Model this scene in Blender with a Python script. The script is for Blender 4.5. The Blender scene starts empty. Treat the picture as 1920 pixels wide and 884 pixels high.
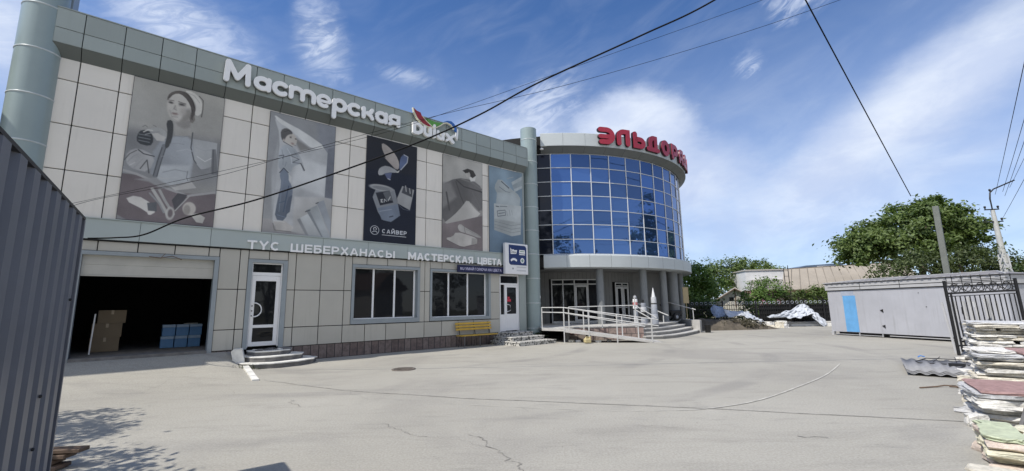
import bpy, math, random
import numpy as np
from mathutils import Vector, Matrix
R = math.radians
random.seed(7)
scene = bpy.context.scene
COL = scene.collection

# ------------------------------------------------------------------ camera
cam_d = bpy.data.cameras.new('camera')
cam_d.sensor_width = 36.0
cam_d.lens = 820.08 / 1920 * 36.0
cam_d.clip_start = 0.05
cam_d.clip_end = 2000
cam = bpy.data.objects.new('camera', cam_d)
COL.objects.link(cam)
_p, _r = R(9.2237), R(-0.95828)
_w = Vector((0, math.cos(_p), math.sin(_p)))
_u0 = Vector((0, -math.sin(_p), math.cos(_p)))
_x0 = Vector((1, 0, 0))
_x = _x0 * math.cos(_r) + _u0 * math.sin(_r)
_u = _u0 * math.cos(_r) - _x0 * math.sin(_r)
cam.matrix_world = Matrix(((_x.x, _u.x, -_w.x, 0), (_x.y, _u.y, -_w.y, 0), (_x.z, _u.z, -_w.z, 1.6), (0, 0, 0, 1)))
scene.camera = cam

# ------------------------------------------------------------------ sun, exposure, world
SUN_AZ, SUN_EL = 54.5, 54.0            # heading the light travels to, and its height
sd = bpy.data.lights.new('sun', 'SUN')
sd.energy = 3.7
sd.angle = R(0.5)
sd.color = (1.0, 0.95, 0.87)
so = bpy.data.objects.new('sun', sd)
COL.objects.link(so)
_t = Vector((math.sin(R(SUN_AZ)) * math.cos(R(SUN_EL)), math.cos(R(SUN_AZ)) * math.cos(R(SUN_EL)), -math.sin(R(SUN_EL))))
so.rotation_euler = _t.to_track_quat('-Z', 'Y').to_euler()
so.location = (-20, -20, 40)
scene.view_settings.view_transform = 'Standard'
scene.view_settings.look = 'None'
scene.view_settings.gamma = 1.0
scene.view_settings.use_curve_mapping = False
scene.view_settings.exposure = 0.3

world = bpy.data.worlds.new('World')
scene.world = world
world.use_nodes = True
wt = world.node_tree
wt.nodes.clear()


class NT:
    """small helper to write shader maths"""
    def __init__(s, tree):
        s.t = tree

    def node(s, kind, **kw):
        n = s.t.nodes.new(kind)
        for k, v in kw.items():
            setattr(n, k, v)
        return n

    def put(s, sock, v):
        if isinstance(v, bpy.types.NodeSocket):
            s.t.links.new(v, sock)
        elif v is not None:
            sock.default_value = v

    def m(s, op, a, b=None, c=None, clamp=False):
        n = s.node('ShaderNodeMath', operation=op, use_clamp=clamp)
        s.put(n.inputs[0], a)
        if b is not None:
            s.put(n.inputs[1], b)
        if c is not None:
            s.put(n.inputs[2], c)
        return n.outputs[0]

    def mixc(s, f, a, b, mode='MIX'):
        n = s.node('ShaderNodeMix', data_type='RGBA', blend_type=mode)
        s.put(n.inputs[0], f)
        s.put(n.inputs[6], a)
        s.put(n.inputs[7], b)
        return n.outputs[2]

    def noise(s, vec, scale, detail=4, rough=0.55, dist=0.0):
        n = s.node('ShaderNodeTexNoise')
        if vec is not None:
            s.put(n.inputs['Vector'], vec)
        n.inputs['Scale'].default_value = scale
        n.inputs['Detail'].default_value = detail
        n.inputs['Roughness'].default_value = rough
        n.inputs['Distortion'].default_value = dist
        return n.outputs[0]

    def step(s, v, lo, hi, a=0.0, b=1.0):
        n = s.node('ShaderNodeMapRange', interpolation_type='SMOOTHSTEP')
        s.put(n.inputs[0], v)
        for i, q in enumerate((lo, hi, a, b)):
            s.put(n.inputs[1 + i], q)
        return n.outputs[0]


def build_sky():
    k = NT(wt)
    sky = k.node('ShaderNodeTexSky', sky_type='NISHITA', sun_disc=False)
    sky.sun_elevation = R(SUN_EL)
    sky.sun_rotation = R(SUN_AZ + 180)
    sky.altitude = 300
    sky.air_density = 1.0
    sky.dust_density = 0.6
    sky.ozone_density = 2.5
    tc = k.node('ShaderNodeTexCoord')
    sep = k.node('ShaderNodeSeparateXYZ')
    k.put(sep.inputs[0], tc.outputs['Generated'])
    x, y, z = sep.outputs
    az = k.m('MULTIPLY', k.m('ARCTAN2', x, y), 180 / math.pi)
    el = k.m('MULTIPLY', k.m('ARCSINE', z), 180 / math.pi)
    # wispy warp shared by every cloud
    comb = k.node('ShaderNodeCombineXYZ')
    k.put(comb.inputs[0], k.m('MULTIPLY', az, 0.05))
    k.put(comb.inputs[1], k.m('MULTIPLY', el, 0.09))
    n1 = k.noise(comb.outputs[0], 2.2, 7, 0.6, 0.4)
    n2 = k.noise(comb.outputs[0], 7.0, 6, 0.62, 0.2)
    comb3 = k.node('ShaderNodeCombineXYZ')
    k.put(comb3.inputs[0], k.m('MULTIPLY', k.m('ADD', az, k.m('MULTIPLY', el, 1.0)), 0.03))
    k.put(comb3.inputs[1], k.m('MULTIPLY', k.m('SUBTRACT', el, k.m('MULTIPLY', az, 0.45)), 0.12))
    n3 = k.noise(comb3.outputs[0], 2.0, 5, 0.55, 0.8)
    wn = k.step(k.noise(comb3.outputs[0], 5.0, 8, 0.62, 1.6), 0.38, 0.66)
    total = None
    # centre az, el, half sizes, tilt (deg), softness, density, raggedness
    for ca, ce, ra, re, tilt, soft, dens, rag, wisp in CLOUDS:
        c, s_ = math.cos(R(tilt)), math.sin(R(tilt))
        da = k.m('SUBTRACT', az, ca)
        de = k.m('SUBTRACT', el, ce)
        a2 = k.m('DIVIDE', k.m('ADD', k.m('MULTIPLY', da, c), k.m('MULTIPLY', de, s_)), ra)
        e2 = k.m('DIVIDE', k.m('SUBTRACT', k.m('MULTIPLY', de, c), k.m('MULTIPLY', da, s_)), re)
        rr = k.m('SQRT', k.m('ADD', k.m('MULTIPLY', a2, a2), k.m('MULTIPLY', e2, e2)))
        rr = k.m('ADD', rr, k.m('MULTIPLY', k.m('SUBTRACT', n1, 0.5), rag))
        rr = k.m('ADD', rr, k.m('MULTIPLY', k.m('SUBTRACT', n2, 0.5), rag * 0.7))
        mk = k.m('MULTIPLY', k.step(rr, 1.0, 1.0 - soft), dens)
        if wisp:
            mk = k.m('MULTIPLY', mk, k.m('ADD', k.m('MULTIPLY', wn, wisp), 1 - wisp))
        total = mk if total is None else k.m('SUBTRACT', k.m('ADD', total, mk), k.m('MULTIPLY', total, mk))
    # thin veil everywhere, thicker towards the horizon
    veil = k.m('MULTIPLY', k.step(n3, 0.4, 0.75), 0.09)
    hz = k.step(el, 37.0, 3.0, 0.0, 0.56)
    total = k.m('MAXIMUM', total, 0.0)
    for v in (veil, hz):
        total = k.m('SUBTRACT', k.m('ADD', total, v), k.m('MULTIPLY', total, v))
    shade = k.m('MULTIPLY', k.step(n1, 0.35, 0.7), 1.0)
    cc = k.mixc(shade, (4.6, 5.3, 6.9, 1), (6.2, 6.75, 7.7, 1))
    # unseen clouds behind the camera are brightened to fill the shaded facade
    behind_fill = k.step(y, 0.0, -0.45)
    cc = k.mixc(behind_fill, cc, (10.6, 10.2, 9.4, 1))
    colr = k.mixc(total, k.mixc(1.0, sky.outputs[0], (0.60, 0.83, 1.12, 1), 'MULTIPLY'), cc)
    bg = k.node('ShaderNodeBackground')
    bg.inputs['Strength'].default_value = SKY_STRENGTH
    k.put(bg.inputs['Color'], colr)
    o = k.node('ShaderNodeOutputWorld')
    k.put(o.inputs[0], bg.outputs[0])


SKY_STRENGTH = 0.11
CLOUDS = [
    # az, el, half width, half height, tilt, softness, density, raggedness, wispiness
    (16.5, 21.5, 9.5, 6.4, 0, 0.5, 0.95, 0.5, 0.0),      # big cumulus behind the round building
    (22, 15, 12, 6.5, 0, 0.85, 0.8, 0.5, 0.0),
    (5, 26, 8, 4.5, 25, 0.95, 0.75, 1.0, 0.8),           # wisps left of it
    (1, 22, 12, 6, 0, 0.95, 0.85, 0.7, 0.25),
    (45, 18.8, 20, 5.2, 27, 0.8, 1.0, 0.45, 0.05),      # long band rising to the right
    (36, 11, 20, 6.5, 12, 0.95, 0.62, 0.5, 0.15),
    (36.5, 31.5, 5, 2.6, 12, 0.95, 0.85, 1.1, 0.9),
    (30.6, 26.3, 2.3, 2.0, 30, 0.95, 0.75, 1.4, 0.9),
    (48, 13, 10, 1.0, 14, 0.95, 0.25, 0.5, 0.2),
    (-52, 24, 7, 7, 0, 0.9, 0.85, 0.6, 0.2),             # top left corner
    (-40, 29.0, 11, 4.4, -10, 0.95, 0.95, 0.7, 0.5),
    (-25, 31, 4.4, 6.5, 20, 0.95, 0.8, 0.9, 0.65),
    (-14, 28.6, 6, 1.6, -8, 0.95, 0.45, 1.0, 0.8),
    (-64, 40, 12, 8, 0, 0.9, 0.5, 1.2, 0.5), (145, 52, 42, 27, 0, 0.6, 1.0, 0.6, 0.0),     # cloud bank, with the next, added behind the camera to light the facade
    (180, 45, 40, 28, 0, 0.6, 0.9, 0.8, 0.0), (-150, 18, 30, 12, 0, 0.9, 0.7, 1.2, 0.3),
]
build_sky()

# ------------------------------------------------------------------ materials
MATS = {}


def mat(name, col, rough=0.6, metal=0.0, var=0.12, scale=3.0, bump=0.0, bscale=40.0, spec=0.5, island=0.0, dirt=0.0, coat=0.0, streak=0.0):
    """plain surface with a mottled tint, optional bump, per-panel tint and speckled dirt"""
    if name in MATS:
        return MATS[name]
    m = bpy.data.materials.new(name)
    m.use_nodes = True
    t = m.node_tree
    b = t.nodes['Principled BSDF']
    k = NT(t)
    tc = k.node('ShaderNodeTexCoord').outputs['Object']
    c = (col[0], col[1], col[2], 1)
    n = k.noise(tc, scale, 6, 0.6)
    f = k.step(n, 0.3, 0.7)
    lo = tuple(v * (1 - var) for v in col) + (1,)
    hi = tuple(min(1, v * (1 + var)) for v in col) + (1,)
    out = k.mixc(f, lo, hi)
    if island:
        g = k.node('ShaderNodeNewGeometry')
        ri = g.outputs['Random Per Island']
        v = k.m('ADD', k.m('MULTIPLY', ri, island * 2), 1 - island)
        cv = k.node('ShaderNodeCombineColor')
        for i in range(3):
            k.put(cv.inputs[i], v)
        out = k.mixc(1.0, out, cv.outputs[0], 'MULTIPLY')
    if dirt:
        d = k.step(k.noise(tc, scale * 6, 8, 0.7), 0.55, 0.8, 0.0, dirt)
        out = k.mixc(d, out, (col[0] * 0.35, col[1] * 0.33, col[2] * 0.3, 1))
    if streak:
        # rain streaks running down the sheet
        mp = k.node('ShaderNodeMapping')
        mp.inputs['Scale'].default_value = (5.0, 5.0, 0.35)
        k.put(mp.inputs[0], tc)
        sv = k.m('MULTIPLY', k.step(k.noise(mp.outputs[0], 1.6, 6, 0.65), 0.48, 0.75), k.step(k.noise(tc, 0.5, 3, 0.5), 0.35, 0.65))
        out = k.mixc(k.m('MULTIPLY', sv, streak), out, (col[0] * 0.55, col[1] * 0.54, col[2] * 0.5, 1))
    k.put(b.inputs['Base Color'], out)
    b.inputs['Roughness'].default_value = rough
    b.inputs['Metallic'].default_value = metal
    b.inputs['Specular IOR Level'].default_value = spec
    b.inputs['Coat Weight'].default_value = coat
    if bump:
        bn = k.node('ShaderNodeBump')
        bn.inputs['Strength'].default_value = bump
        bn.inputs['Distance'].default_value = 0.02
        k.put(bn.inputs['Height'], k.noise(tc, bscale, 6, 0.65))
        k.put(b.inputs['Normal'], bn.outputs[0])
    MATS[name] = m
    return m


def glass_mat(name, col, rough, metal, spec, wav=0.006):
    m = bpy.data.materials.new(name)
    m.use_nodes = True
    t = m.node_tree
    b = t.nodes['Principled BSDF']
    k = NT(t)
    g = k.node('ShaderNodeNewGeometry')
    ri = g.outputs['Random Per Island']
    out = k.mixc(ri, tuple(v * 0.66 for v in col) + (1,), tuple(min(1, v * 1.22) for v in col) + (1,))
    k.put(b.inputs['Base Color'], out)
    b.inputs['Roughness'].default_value = rough
    b.inputs['Metallic'].default_value = metal
    b.inputs['Specular IOR Level'].default_value = spec
    tc = k.node('ShaderNodeTexCoord').outputs['Object']
    bn = k.node('ShaderNodeBump')
    bn.inputs['Strength'].default_value = wav * 20
    bn.inputs['Distance'].default_value = 0.02
    k.put(bn.inputs['Height'], k.noise(tc, 1.4, 2, 0.5))
    k.put(b.inputs['Normal'], bn.outputs[0])
    return m


def brick_mat(name, c1, c2, mortar, sx, row, rough=0.85):
    m = bpy.data.materials.new(name)
    m.use_nodes = True
    t = m.node_tree
    b = t.nodes['Principled BSDF']
    k = NT(t)
    tc = k.node('ShaderNodeTexCoord').outputs['Object']
    mp = k.node('ShaderNodeMapping')
    mp.inputs['Rotation'].default_value = (R(90), 0, 0)
    k.put(mp.inputs[0], tc)
    br = k.node('ShaderNodeTexBrick')
    k.put(br.inputs['Vector'], mp.outputs[0])
    br.inputs['Color1'].default_value = c1 + (1,)
    br.inputs['Color2'].default_value = c2 + (1,)
    br.inputs['Mortar'].default_value = mortar + (1,)
    br.inputs['Scale'].default_value = 1.0
    br.inputs['Brick Width'].default_value = sx
    br.inputs['Row Height'].default_value = row
    br.inputs['Mortar Size'].default_value = 0.014
    br.inputs['Bias'].default_value = 0.1
    n = k.noise(tc, 7, 6, 0.65)
    k.put(b.inputs['Base Color'], k.mixc(k.step(n, 0.35, 0.7, 0.0, 0.55), br.outputs[0], mortar + (1,)))
    b.inputs['Roughness'].default_value = rough
    bn = k.node('ShaderNodeBump')
    bn.inputs['Strength'].default_value = 0.5
    bn.inputs['Distance'].default_value = 0.01
    k.put(bn.inputs['Height'], br.outputs[1])
    bn.invert = True
    k.put(b.inputs['Normal'], bn.outputs[0])
    return m


def mosaic_mat(name):
    """broken black and white stone mosaic"""
    m = bpy.data.materials.new(name)
    m.use_nodes = True
    b = m.node_tree.nodes['Principled BSDF']
    k = NT(m.node_tree)
    tc = k.node('ShaderNodeTexCoord').outputs['Object']
    v = k.node('ShaderNodeTexVoronoi')
    k.put(v.inputs['Vector'], tc)
    v.inputs['Scale'].default_value = 17
    sp = k.node('ShaderNodeSeparateColor')
    k.put(sp.inputs[0], v.outputs['Color'])
    f = k.step(sp.outputs[0], 0.66, 0.74)
    k.put(b.inputs['Base Color'], k.mixc(f, (0.50, 0.49, 0.46, 1), (0.07, 0.07, 0.068, 1)))
    b.inputs['Roughness'].default_value = 0.7
    return m


def leaf_mat(name, dark, light):
    m = bpy.data.materials.new(name)
    m.use_nodes = True
    t = m.node_tree
    t.nodes.clear()
    k = NT(t)
    g = k.node('ShaderNodeNewGeometry')
    tc = k.node('ShaderNodeTexCoord').outputs['Object']
    f = k.m('ADD', k.m('MULTIPLY', g.outputs['Random Per Island'], 0.6), k.m('MULTIPLY', k.step(k.noise(tc, 0.9, 4), 0.35, 0.62), 0.6))
    c = k.mixc(f, dark + (1,), light + (1,))
    d = k.node('ShaderNodeBsdfPrincipled')
    k.put(d.inputs['Base Color'], c)
    d.inputs['Roughness'].default_value = 0.55
    tr = k.node('ShaderNodeBsdfTranslucent')
    k.put(tr.inputs[0], k.mixc(1.0, c, (1.1, 1.25, 0.6, 1), 'MULTIPLY'))
    mx = k.node('ShaderNodeMixShader')
    mx.inputs[0].default_value = 0.3
    k.put(mx.inputs[1], d.outputs[0])
    k.put(mx.inputs[2], tr.outputs[0])
    o = k.node('ShaderNodeOutputMaterial')
    k.put(o.inputs[0], mx.outputs[0])
    return m


def ground_mat():
    m = bpy.data.materials.new('worn_concrete')
    m.use_nodes = True
    b = m.node_tree.nodes['Principled BSDF']
    k = NT(m.node_tree)
    tc = k.node('ShaderNodeTexCoord').outputs['Object']
    a = k.step(k.noise(tc, 0.16, 6, 0.6), 0.3, 0.7)
    c = k.mixc(a, (0.352, 0.336, 0.294, 1), (0.405, 0.388, 0.342, 1))
    # scuffed streaks, stretched along the yard
    mp = k.node('ShaderNodeMapping')
    mp.inputs['Rotation'].default_value = (0, 0, R(-18))
    mp.inputs['Scale'].default_value = (0.35, 1.6, 1)
    k.put(mp.inputs[0], tc)
    s1 = k.step(k.noise(mp.outputs[0], 0.9, 8, 0.68, 0.5), 0.50, 0.72, 0.0, 0.34)
    c = k.mixc(s1, c, (0.19, 0.18, 0.165, 1))
    s2 = k.step(k.noise(mp.outputs[0], 2.6, 8, 0.7), 0.54, 0.70, 0.0, 0.36)
    c = k.mixc(s2, c, (0.21, 0.205, 0.19, 1))
    s3 = k.step(k.noise(tc, 0.45, 5, 0.6), 0.55, 0.75, 0.0, 0.3)
    c = k.mixc(s3, c, (0.46, 0.442, 0.395, 1))
    # broad damp-looking patches, dust drifts and old tyre arcs
    p1 = k.step(k.noise(tc, 0.22, 7, 0.62, 0.8), 0.46, 0.68, 0.0, 0.6)
    c = k.mixc(p1, c, (0.275, 0.262, 0.238, 1))
    p2 = k.step(k.noise(tc, 1.1, 8, 0.7, 0.6), 0.56, 0.78, 0.0, 0.4)
    c = k.mixc(p2, c, (0.215, 0.205, 0.19, 1))
    wv = k.node('ShaderNodeTexWave', wave_type='RINGS', rings_direction='Z')
    mw = k.node('ShaderNodeMapping')
    mw.inputs['Location'].default_value = (4.5, -19.0, 0)
    k.put(mw.inputs[0], tc)
    k.put(wv.inputs[0], mw.outputs[0])
    wv.inputs['Scale'].default_value = 0.105
    wv.inputs['Distortion'].default_value = 1.6
    wv.inputs['Detail'].default_value = 3
    wv.inputs['Detail Scale'].default_value = 0.5
    ty = k.m('MULTIPLY', k.step(wv.outputs[1], 0.90, 1.0), k.step(k.noise(tc, 0.35, 5, 0.6), 0.42, 0.62))
    c = k.mixc(k.m('MULTIPLY', ty, 0.5), c, (0.24, 0.23, 0.215, 1))
    g = k.step(k.noise(tc, 38, 6, 0.75), 0.3, 0.72, 0.82, 1.15)
    cv = k.node('ShaderNodeCombineColor')
    for i in range(3):
        k.put(cv.inputs[i], g)
    c = k.mixc(1.0, c, cv.outputs[0], 'MULTIPLY')
    # pebbles and specks
    sp = k.step(k.noise(tc, 16, 3, 0.5), 0.71, 0.76, 0.0, 0.5)
    c = k.mixc(sp, c, (0.13, 0.12, 0.11, 1))
    # grass and soil beyond the yard
    sx = k.node('ShaderNodeSeparateXYZ')
    k.put(sx.inputs[0], tc)
    ln = k.m('SQRT', k.m('ADD', k.m('MULTIPLY', sx.outputs[0], sx.outputs[0]), k.m('MULTIPLY', sx.outputs[1], sx.outputs[1])))
    far = k.step(ln, 36, 40)
    c = k.mixc(far, c, k.mixc(k.step(k.noise(tc, 0.3, 5), 0.4, 0.6), (0.10, 0.12, 0.05, 1), (0.22, 0.19, 0.13, 1)))
    k.put(b.inputs['Base Color'], c)
    b.inputs['Roughness'].default_value = 0.88
    b.inputs['Specular IOR Level'].default_value = 0.25
    bn = k.node('ShaderNodeBump')
    bn.inputs['Strength'].default_value = 0.35
    bn.inputs['Distance'].default_value = 0.02
    k.put(bn.inputs['Height'], k.m('ADD', k.noise(tc, 45, 5, 0.7), k.noise(tc, 3, 5, 0.6)))
    k.put(b.inputs['Normal'], bn.outputs[0])
    return m


def lin(c, k=1.0):
    o = []
    for v in c:
        v = v / 255.0
        o.append((v / 12.92 if v <= 0.04045 else ((v + 0.055) / 1.055) ** 2.4) * k)
    return o


# ------------------------------------------------------------------ mesh builder
class MB:
    def __init__(s):
        s.v, s.f, s.mi, s.sm = [], [], [], []
        s.xf = Matrix.Identity(4)

    def add(s, vs, fs, mi=0, smooth=False):
        o = len(s.v)
        s.v += [tuple(s.xf @ Vector(p)) for p in vs]
        for f in fs:
            s.f.append([o + i for i in f])
            s.mi.append(mi)
            s.sm.append(smooth)

    def box(s, x0, x1, y0, y1, z0, z1, mi=0):
        s.add([(x0, y0, z0), (x1, y0, z0), (x1, y1, z0), (x0, y1, z0), (x0, y0, z1), (x1, y0, z1), (x1, y1, z1), (x0, y1, z1)],
              [(0, 3, 2, 1), (4, 5, 6, 7), (0, 1, 5, 4), (1, 2, 6, 5), (2, 3, 7, 6), (3, 0, 4, 7)], mi)

    def bbox(s, x0, x1, y0, y1, z0, z1, b=0.01, mi=0):
        """box with chamfered edges"""
        xs, ys, zs = (x0, x1), (y0, y1), (z0, z1)
        vs, idx = [], {}
        for i in (0, 1):
            for j in (0, 1):
                for q in (0, 1):
                    sx, sy, sz = (b if i == 0 else -b), (b if j == 0 else -b), (b if q == 0 else -b)
                    p = (xs[i], ys[j], zs[q])
                    idx[i, j, q, 0] = len(vs); vs.append((p[0], p[1] + sy, p[2] + sz))
                    idx[i, j, q, 1] = len(vs); vs.append((p[0] + sx, p[1], p[2] + sz))
                    idx[i, j, q, 2] = len(vs); vs.append((p[0] + sx, p[1] + sy, p[2]))
        fs = []
        cyc = [(0, 0), (1, 0), (1, 1), (0, 1)]
        for a in (0, 1):
            r = [idx[a, j, q, 0] for j, q in cyc]; fs.append(r if a else r[::-1])
            r = [idx[i, a, q, 1] for q, i in cyc]; fs.append(r if a else r[::-1])
            r = [idx[i, j, a, 2] for i, j in cyc]; fs.append(r if a else r[::-1])
        for a in (0, 1):
            for c in (0, 1):
                r = [idx[a, c, 0, 0], idx[a, c, 1, 0], idx[a, c, 1, 1], idx[a, c, 0, 1]]; fs.append(r)
                r = [idx[a, 0, c, 0], idx[a, 1, c, 0], idx[a, 1, c, 2], idx[a, 0, c, 2]]; fs.append(r)
                r = [idx[0, a, c, 1], idx[1, a, c, 1], idx[1, a, c, 2], idx[0, a, c, 2]]; fs.append(r)
        for i in (0, 1):
            for j in (0, 1):
                for q in (0, 1):
                    fs.append([idx[i, j, q, 0], idx[i, j, q, 1], idx[i, j, q, 2]])
        s.add(vs, fs, mi)

    def prism(s, poly, axis, a0, a1, mi=0, smooth=False):
        """polygon (p,q) pushed from a0 to a1 along axis 'x','y' or 'z'"""
        n = len(poly)

        def P(p, a):
            return (a, p[0], p[1]) if axis == 'x' else (p[0], a, p[1]) if axis == 'y' else (p[0], p[1], a)
        vs = [P(p, a0) for p in poly] + [P(p, a1) for p in poly]
        s.add(vs, [list(range(n))[::-1], list(range(n, 2 * n))], mi)
        s.add(vs, [(i, (i + 1) % n, n + (i + 1) % n, n + i) for i in range(n)], mi, smooth)

    def tube(s, pts, r, n=8, mi=0, smooth=True, r1=None):
        pts = [Vector(p) for p in pts]
        rings = []
        up = Vector((0, 0, 1))
        for i, p in enumerate(pts):
            d = (pts[min(i + 1, len(pts) - 1)] - pts[max(i - 1, 0)]).normalized()
            a = d.cross(up)
            if a.length < 1e-3:
                a = Vector((1, 0, 0))
            a.normalize()
            b = a.cross(d)
            rr = r if r1 is None else r + (r1 - r) * i / (len(pts) - 1)
            rings.append([p + (a * math.cos(2 * math.pi * j / n) + b * math.sin(2 * math.pi * j / n)) * rr for j in range(n)])
        vs = [v for q in rings for v in q]
        fs = []
        for i in range(len(pts) - 1):
            for j in range(n):
                fs.append((i * n + j, i * n + (j + 1) % n, (i + 1) * n + (j + 1) % n, (i + 1) * n + j))
        s.add(vs, fs, mi, smooth)
        s.add(vs, [list(range(n))[::-1], [(len(pts) - 1) * n + j for j in range(n)]], mi)

    def bar(s, p, q, w, h, mi=0):
        """rectangular bar from p to q"""
        p, q = Vector(p), Vector(q)
        d = (q - p).normalized()
        a = d.cross(Vector((0, 0, 1)))
        if a.length < 1e-3:
            a = Vector((1, 0, 0))
        a.normalize()
        b = a.cross(d)
        a, b = a * w / 2, b * h / 2
        vs = [p - a - b, p + a - b, p + a + b, p - a + b, q - a - b, q + a - b, q + a + b, q - a + b]
        s.add(vs, [(0, 1, 2, 3), (7, 6, 5, 4), (0, 4, 5, 1), (1, 5, 6, 2), (2, 6, 7, 3), (3, 7, 4, 0)], mi)

    def lathe(s, prof, cx=0, cy=0, n=24, mi=0, a0=0, a1=360, smooth=True, caps=True):
        full = abs(a1 - a0 - 360) < 1e-6
        m = n if full else n + 1
        vs = []
        for r, z in prof:
            for j in range(m):
                a = R(a0 + (a1 - a0) * j / n)
                vs.append((cx + r * math.sin(a), cy - r * math.cos(a), z))
        fs = []
        for i in range(len(prof) - 1):
            for j in range(n):
                j2 = (j + 1) % m
                fs.append((i * m + j, i * m + j2, (i + 1) * m + j2, (i + 1) * m + j))
        s.add(vs, fs, mi, smooth)
        if caps and full:
            s.add(vs, [list(range(m))[::-1], [(len(prof) - 1) * m + j for j in range(m)]], mi)

    def stroke(s, pts, w, y0, y1, closed=False, cap=True, mi=0, r_cap=6):
        """thick flat line in the x-z plane, from depth y0 (front) to y1"""
        n = len(pts)
        P = [Vector((p[0], p[1])) for p in pts]
        L, Rr = [], []
        for i in range(n):
            a = P[(i - 1) % n] if (closed or i > 0) else P[i]
            b = P[(i + 1) % n] if (closed or i < n - 1) else P[i]
            d0 = (P[i] - a).normalized() if (P[i] - a).length > 1e-9 else None
            d1 = (b - P[i]).normalized() if (b - P[i]).length > 1e-9 else None
            if d0 is None: d0 = d1
            if d1 is None: d1 = d0
            t = (d0 + d1)
            t = t.normalized() if t.length > 1e-6 else d1
            nn = Vector((-t.y, t.x))
            k = max(0.45, abs(nn.dot(Vector((-d1.y, d1.x)))))
            L.append(P[i] + nn * w / 2 / k)
            Rr.append(P[i] - nn * w / 2 / k)
        if closed:
            vs = [(p.x, y0, p.y) for p in L] + [(p.x, y0, p.y) for p in Rr] + [(p.x, y1, p.y) for p in L] + [(p.x, y1, p.y) for p in Rr]
            for i in range(n):
                j = (i + 1) % n
                s.add([vs[i], vs[j], vs[n + j], vs[n + i], vs[2 * n + i], vs[2 * n + j], vs[3 * n + j], vs[3 * n + i]],
                      [(0, 1, 2, 3), (4, 7, 6, 5), (0, 4, 5, 1), (3, 2, 6, 7)], mi)
        else:
            poly = list(L)
            if cap:
                d = (P[-1] - P[-2]).normalized()
                nn = Vector((-d.y, d.x))
                poly += [P[-1] + (nn * math.cos(math.pi * q / r_cap) + d * math.sin(math.pi * q / r_cap)) * w / 2 for q in range(1, r_cap)]
            poly += Rr[::-1]
            if cap:
                d = (P[0] - P[1]).normalized()
                nn = Vector((-d.y, d.x))
                poly += [P[0] + (nn * math.cos(math.pi * q / r_cap) + d * math.sin(math.pi * q / r_cap)) * w / 2 for q in range(1, r_cap)]
            m = len(poly)
            # strip triangulation keeps concave strokes clean
            front = [(p.x, y0, p.y) for p in poly]
            back = [(p.x, y1, p.y) for p in poly]
            s.add(front + back, [[i, (i + 1) % m, m + (i + 1) % m, m + i] for i in range(m)], mi)
            for (yy, flip) in ((y0, False), (y1, True)):
                va = [(p.x, yy, p.y) for p in L] + [(p.x, yy, p.y) for p in Rr]
                fs = [[i, i + 1, n + i + 1, n + i] for i in range(n - 1)]
                s.add(va, [f[::-1] for f in fs] if flip else fs, mi)
                if cap:
                    c1 = poly[n - 1:n - 1 + r_cap + 1]
                    c0 = poly[n + r_cap - 1 + n - 1:] + [poly[0]]
                    for cc in (c1, c0):
                        q = [(p.x, yy, p.y) for p in cc]
                        s.add(q, [list(range(len(q)))], mi)

    def build(s, name, mats, parent=None, loc=None, rotz=0.0, weld=False):
        me = bpy.data.meshes.new(name)
        me.from_pydata(s.v, [], s.f)
        if not isinstance(mats, (list, tuple)):
            mats = [mats]
        for m in mats:
            me.materials.append(m)
        me.polygons.foreach_set('material_index', s.mi)
        me.polygons.foreach_set('use_smooth', s.sm)
        import bmesh
        bm = bmesh.new()
        bm.from_mesh(me)
        if weld:
            bmesh.ops.remove_doubles(bm, verts=bm.verts, dist=1e-4)
        bmesh.ops.recalc_face_normals(bm, faces=bm.faces)
        bm.to_mesh(me)
        bm.free()
        me.update()
        o = bpy.data.objects.new(name, me)
        COL.objects.link(o)
        if parent:
            o.parent = parent
        if loc is not None:
            o.location = loc
        o.rotation_euler = (0, 0, rotz)
        return o


def split_loose(o):
    """give every separate piece of a mesh an object of its own"""
    import bmesh
    bm = bmesh.new(); bm.from_mesh(o.data)
    bmesh.ops.remove_doubles(bm, verts=bm.verts, dist=1e-5)
    bm.faces.ensure_lookup_table(); bm.verts.ensure_lookup_table()
    seen, groups = set(), []
    for f in bm.faces:
        if f.index in seen: continue
        stack, isl = [f], []
        seen.add(f.index)
        while stack:
            g = stack.pop(); isl.append(g)
            for v in g.verts:
                for h in v.link_faces:
                    if h.index not in seen:
                        seen.add(h.index); stack.append(h)
        groups.append(isl)
    for n, isl in enumerate(groups):
        vi, vs, fs, sm = {}, [], [], []
        for g in isl:
            q = []
            for v in g.verts:
                if v.index not in vi:
                    vi[v.index] = len(vs); vs.append(tuple(v.co))
                q.append(vi[v.index])
            fs.append(q); sm.append(g.smooth)
        me = bpy.data.meshes.new(o.data.name)
        me.from_pydata(vs, [], fs)
        me.polygons.foreach_set('use_smooth', sm)
        for m in o.data.materials: me.materials.append(m)
        if n == 0: first = me
        else:
            c = bpy.data.objects.new(o.name.split('.')[0], me); COL.objects.link(c)
            c.parent = o.parent; c.matrix_local = o.matrix_local
    bm.free()
    o.data = first
    return o


def tag(o, label=None, cat=None, group=None, kind=None):
    if label:
        o['label'] = label
        o['kind'] = kind or 'thing'
    if cat: o['category'] = cat
    if group: o['group'] = group
    if kind: o['kind'] = kind
    return o


def thing(name, label, cat, loc=(0, 0, 0), rotz=0.0, group=None):
    o = bpy.data.objects.new(name, None)
    o.empty_display_size = 0.2
    COL.objects.link(o)
    o.location = loc
    o.rotation_euler = (0, 0, rotz)
    return tag(o, label, cat, group)


# facade frame: x along the front, y into the building, z up
FA = R(90 - 48.860)
FD = Vector((math.cos(FA), math.sin(FA), 0))
FN = Vector((-math.sin(FA), math.cos(FA), 0))
FO = FN * 15.5


def F(u, y=0.0, z=0.0):
    return FO + FD * u + FN * y + Vector((0, 0, z))


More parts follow.
